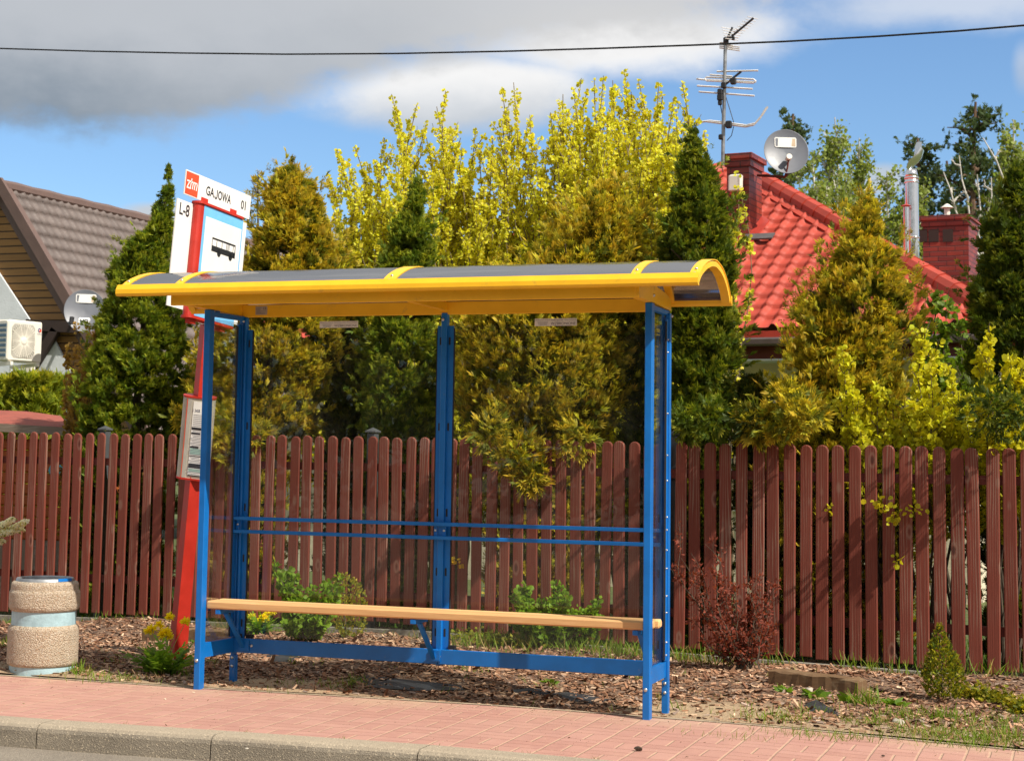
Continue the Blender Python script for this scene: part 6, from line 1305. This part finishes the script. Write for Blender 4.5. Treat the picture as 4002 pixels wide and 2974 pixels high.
# black sheeting showing through the mulch
def sheet(label, poly, seed, lift=.003):
    rr = np.random.default_rng(seed); P = [gp(*q) for q in poly]; c = np.mean(P, 0)+[0, 0, lift+.01]; b = MB(); n = len(P); mid_ = [(p+c)/2+[0, 0, lift*.6+rr.normal()*.006] for p in P]; b.add([c]+mid_+[p+[0, 0, .004] for p in P], [(0, 1+i, 1+(i+1) % n) for i in range(n)]+[(1+i, 1+n+i, 1+n+(i+1) % n, 1+(i+1) % n) for i in range(n)]); o = b.build('black_sheeting', 'plastic', loc=tuple(c), smooth=True); tag(o, label, 'sheeting', 'black sheeting showing through the mulch')
sheet('black sheeting showing through the mulch behind the left half of the base beam', [(578, 1424), (600, 1412), (640, 1418), (655, 1432), (625, 1440), (590, 1436)], 1)
sheet('long strip of black sheeting in the mulch under the middle of the bench', [(760, 1476), (800, 1466), (900, 1478), (1000, 1488), (1010, 1498), (900, 1500), (800, 1492)], 2)
sheet('long strip of black sheeting in the mulch left of the right front post', [(1090, 1500), (1150, 1494), (1240, 1502), (1330, 1520), (1290, 1530), (1180, 1520)], 3)
sheet('torn black sheeting flap in the grass in front of the old sleeper', [(1740, 1534), (1770, 1518), (1778, 1530), (1800, 1540), (1835, 1556), (1830, 1560), (1790, 1546), (1755, 1546)], 4, .015)
# white flowering branch entering at the left edge
RNG = np.random.default_rng(8); p0 = at(-160, 1250, 1, 1.6); root = thing('flowering_branch', tuple(p0*[1, 1, 0]), 'white blossoming spirea branches reaching in at the left edge above the litter bin', 'branch'); cl = Cloud(); tb = MB(); cf = Cloud()
for tips_ in (((-60, 1180), (20, 1150), (58, 1132)), ((-60, 1190), (0, 1160), (50, 1150)), ((-80, 1150), (5, 1140), (28, 1128)), ((-90, 1200), (-20, 1175), (8, 1176)), ((-120, 1230), (-70, 1200), (-30, 1190))):
    pl = np.array([p0*[1, 1, 0]]+[at(a, b, 1, 1.6+RNG.uniform(-.1, .1)) for a, b in tips_]); tb.tube(pl, [.006, .004, .003, .001], 5)
    n = 620; P, D = along(pl[1:], RNG.uniform(.1, 1, n)); o_ = unit(RNG.normal(size=(n, 3))+[0, 0, .6]); tg = unit(np.cross(o_, RNG.normal(size=(n, 3)))); cf.add(*cards(P+o_*.016, tg, unit(np.cross(tg, o_)), LEAF, .021*RNG.uniform(.7, 1.2, n), jit((.92, .91, .82), n, .02, .05), jit((.94, .93, .86), n, .02, .04)))
    n = 50; P, D = along(pl[1:], RNG.uniform(0, 1, n)); o_ = RNG.normal(size=(n, 3))+D; leaves(cl, P, o_, .035*RNG.uniform(.7, 1.2, n), jit((.20, .30, .03), n), jit((.24, .36, .04), n), NLEAF)
cf.build('blossom', 'petal', root); cl.build('foliage', 'leaf', root); tb.build('branches', 'twig', root)
# weeds under bin side
# ------------------------------------------------------------------ woods behind the houses
def tree_far(name, label, px, py_top, yy, kind, spread, seed, ybase=760, group=None, lean=0):
    global RNG; RNG = np.random.default_rng(seed); top = at(px+lean, py_top, 1, yy); base = at(px, ybase, 1, yy); base[2] = -.1; root = thing(name, tuple(base), label, 'tree', group); cl = Cloud(); tb = MB(); s = np.linalg.norm(top-CAM)/FPX*DS
    H = top[2]-base[2]; R1 = spread*s; pl = stemline(base, top, 12, .012)
    if kind == 'barebirch': b2_ = at(px-lean*1.6, 500, 1, yy); p0_ = np.array([b2_[0], yy, -.1]); p1_ = np.array([b2_[0]+(b2_[0]-top[0])*.15, yy, b2_[2]*.8]); pl = np.array([p0_*(1-t)**2+p1_*2*t*(1-t)+top*t*t for t in np.linspace(0, 1, 14)])+RNG.normal(size=(14, 3))*.03; R1 *= 2.2; H = 3
    if kind == 'pine':
        tb.tube(pl, list(np.linspace(.20, .03, 12)), 7); nb = 46
        for k in range(nb):
            t = .42+.57*(k/nb); P, _ = along(pl, np.array([t])); a = RNG.uniform(0, 6.28); L = R1*(1.08-t)**.75*1.7*RNG.uniform(.5, 1.1)+.12; d = np.array([math.cos(a), math.sin(a), RNG.uniform(.05, .6)]); q = stemline(P[0], P[0]+d*L, 5, .08); tb.tube(q, list(np.linspace(.05, .012, 5)), 4)
            m_ = int(9+L*11); c_, _ = along(q, RNG.uniform(.3, 1, m_)); c_ = c_+RNG.normal(size=(m_, 3))*.13
            for z in range(4): o_ = unit(RNG.normal(size=(m_, 3))+[0, 0, .5]); sprays(cl, c_+RNG.normal(size=(m_, 3))*.05, o_, .17*RNG.uniform(.6, 1.2, m_), (.07, .11, .045), (.15, .19, .06), np.full(m_, .5), SPR2)
    else:
        stems = [(pl, .13 if kind != 'barebirch' else .055)]
        for k in range(2 if kind == 'birch' else 0): 
            P, _ = along(pl, np.array([.45])); stems.append((stemline(P[0], top+np.array([RNG.normal()*R1*.7, 0, -H*.06-.3*k]), 9, .03), .06))
        for st_, th in stems:
            tb.tube(st_, list(np.linspace(th, .012, len(st_))), 6)
            for k in range({'bare': 40, 'barebirch': 7}.get(kind, 26)):
                t = RNG.uniform(.40, .98); P, D = along(st_, np.array([t])); a = RNG.uniform(0, 6.28); L = R1*(1.15-t)*1.5*RNG.uniform(.5, 1.2)+.15; d = unit(np.array([math.cos(a), math.sin(a), RNG.uniform(.6, 1.8)])); q = stemline(P[0], P[0]+d*L, 5, .07); tb.tube(q, list(np.linspace(.028, .006, 5)), 4)
                for k2 in range(5): P2, _ = along(q, np.array([RNG.uniform(.2, 1)])); d2 = unit(d+RNG.normal(size=3)*.5); q2 = stemline(P2[0], P2[0]+d2*L*.4, 4, .07); tb.tube(q2, list(np.linspace(.010, .004, 4)), 3); (kind == 'birch') and leaves(cl, *((lambda mm: (along(q2, RNG.random(mm))[0]+RNG.normal(size=(mm, 3))*.07, RNG.normal(size=(mm, 3))))(7)), .075*RNG.uniform(.6, 1.3, 7), jit((.28, .34, .08), 7), jit((.32, .38, .09), 7))
                if kind == 'birch': mm = 11; leaves(cl, along(q, RNG.random(mm))[0]+RNG.normal(size=(mm, 3))*.14, RNG.normal(size=(mm, 3)), .075*RNG.uniform(.6, 1.3, mm), jit((.24, .32, .06), mm), jit((.29, .36, .07), mm))
    if cl.V: cl.build('crown', 'leaf', root)
    tb.build('trunk', {'pine': 'pinebark', 'birch': 'birch', 'bare': 'twig', 'barebirch': 'birch'}[kind], root)
GW = 'trees of the wood behind the red-roofed house'
yw = 34.0
tree_far('pine_tree', 'pine whose top shows behind the satellite dish on the chimney', 1722, 248, yw, 'pine', 55, 101, group=GW)
tree_far('birch_tree', 'slender pale birch right of the chimney satellite dish, tallest of the birches there', 1812, 255, yw-3, 'birch', 55, 102, group=GW)
tree_far('birch_tree', 'birch directly right of the satellite dish with the fuller green crown', 1762, 330, yw-4, 'birch', 60, 103, group=GW)
tree_far('birch_tree', 'low birch just left of the steel flue', 1925, 372, yw-4, 'birch', 45, 104, group=GW)
tree_far('birch_tree', 'birch left of the golden pointed thuja, just above the red hip', 1865, 300, yw-2, 'birch', 45, 105, group=GW)
tree_far('pine_tree', 'pine directly behind the steel flue', 1992, 300, yw, 'pine', 62, 106, group=GW)
tree_far('pine_tree', 'tallest pine, between the flue and the right edge', 2118, 222, yw, 'pine', 95, 107, group=GW)
tree_far('pine_tree', 'broad dark pine low behind the right brick chimney', 2055, 350, yw+4, 'pine', 105, 108, group=GW)
tree_far('pine_tree', 'dark pine at the right edge behind the thuja', 2180, 330, yw+4, 'pine', 90, 109, group=GW)
tree_far('birch_tree', 'birch at the right edge leaning over the dark thuja', 2200, 260, yw-3, 'birch', 50, 110, group=GW)
for i, (a, t_, l_) in enumerate(((2085, 372, -42), (2105, 345, -22), (2130, 375, -5), (2140, 385, 14), (2195, 300, -60))):
    tree_far('birch_tree', ['leftmost bare white birch stem above the right brick chimney, leaning left', 'longest bare white birch stem above the right brick chimney', 'short bare white birch stem above the right end of the brick chimney', 'bare white birch stem nearest the dark right-hand thuja', 'bare white birch stem leaning left at the right edge'][i], a, t_, yw-8, 'barebirch', 10, 120+i, 480, GW, l_)
tree_far('bare_tree', 'leafless grey tree between the bus stop sign and the golden thuja', 560, 372, 30, 'bare', 34, 130)
tree_far('bare_tree', 'leafless grey tree whose twigs rise above the top of the golden thuja', 640, 352, 30, 'bare', 32, 131)
tree_far('pine_tree', 'distant pine seen through the yellow-leaved trees above the shelter roof', 790, 470, 40, 'pine', 60, 132)
tree_far('pine_tree', 'distant pine between the left golden thuja and the yellow-leaved trees', 745, 520, 40, 'pine', 40, 133)
def wood(name, x0, x1, yy, h, n, seed):
    global RNG; RNG = np.random.default_rng(seed); cl = Cloud(); x = RNG.uniform(x0, x1, n); top = h*(.75+.25*np.sin(x*.5)+.12*np.sin(x*1.7+2)); z = top*RNG.random(n)**.7; y = yy+RNG.normal(size=n)*1.5; P = np.stack([x, y, z], 1)
    sprays(cl, P, RNG.normal(size=(n, 3))+[0, 0, .8], .55*RNG.uniform(.6, 1.3, n), (.03, .055, .018), (.08, .11, .025), np.full(n, .5), SPR2); o = cl.build(name, 'leaf'); tag(o, kind='stuff')
wood('distant_wood', -60, 60, 62, 5.0, 26000, 140)

# unseen trees added behind the camera, only for their dark reflection in the glass
def wood2():
    global RNG; RNG = np.random.default_rng(150); cl = Cloud(); n = 40000; x = RNG.uniform(-45, 60, n); top = 12.0*(.7+.2*np.sin(x*.31)+.15*np.sin(x*.9+2)); z = top*RNG.random(n)**.8; P = np.stack([x, -27+RNG.normal(size=n)*1.2, z], 1)
    sprays(cl, P, RNG.normal(size=(n, 3))+[0, 0, .8], .6*RNG.uniform(.6, 1.3, n), (.05, .08, .02), (.12, .15, .03), np.full(n, .5), SPR2); tag(cl.build('added_reflection_trees', 'leaf'), kind='stuff')
wood2()

RNG = np.random.default_rng(160); n = 2600; x = RNG.uniform(-3, 5, n); t = RNG.random(n); t = np.where(RNG.random(n) < .45, 1-RNG.random(n)**2*.25, t); e = np.array([bend(a) for a in x]); y = e-1.325+t*1.345; road = RNG.random(n) < .18; y = np.where(road, e-1.52-RNG.random(n)*.7, y); z = np.where(road, -.117, .0015)
D = unit(np.stack([RNG.normal(size=n), RNG.normal(size=n), RNG.normal(size=n)*.25], 1)); S = unit(np.cross(D, np.stack([RNG.normal(size=n)*.3, RNG.normal(size=n)*.3, np.ones(n)], 1)))
pal = np.array([(.60, .46, .30), (.34, .24, .15), (.12, .07, .045), (.70, .60, .45)]); c = pal[RNG.choice(4, n, p=[.5, .22, .14, .14])]; cl = Cloud(); cl.add(*cards(np.stack([x, y, z+.0015], 1), D, S, ct, RNG.uniform(.0025, .007, n)*(1+1.2*(RNG.random(n) < .04)), c, c)); tag(cl.build('grit', 'chip'), kind='stuff')
# tufts of moss and weed in the joint along the kerb
cl = Cloud()
for k in range(16):
    x0 = RNG.uniform(-2.6, 4.2); n = 9; x = x0+RNG.normal(size=n)*.012; y = np.full(n, bend(x0)-1.329); D = unit(np.stack([RNG.normal(size=n)*.7, RNG.normal(size=n)*.7, np.ones(n)], 1)); S = unit(np.cross(D, RNG.normal(size=(n, 3)))); c = jit((.16, .24, .03), n); cl.add(*cards(np.stack([x, y, np.zeros(n)], 1), D, S, BL, RNG.uniform(.010, .026, n), c*.8, c))
tag(cl.build('joint_weeds', 'leaf'), kind='stuff')
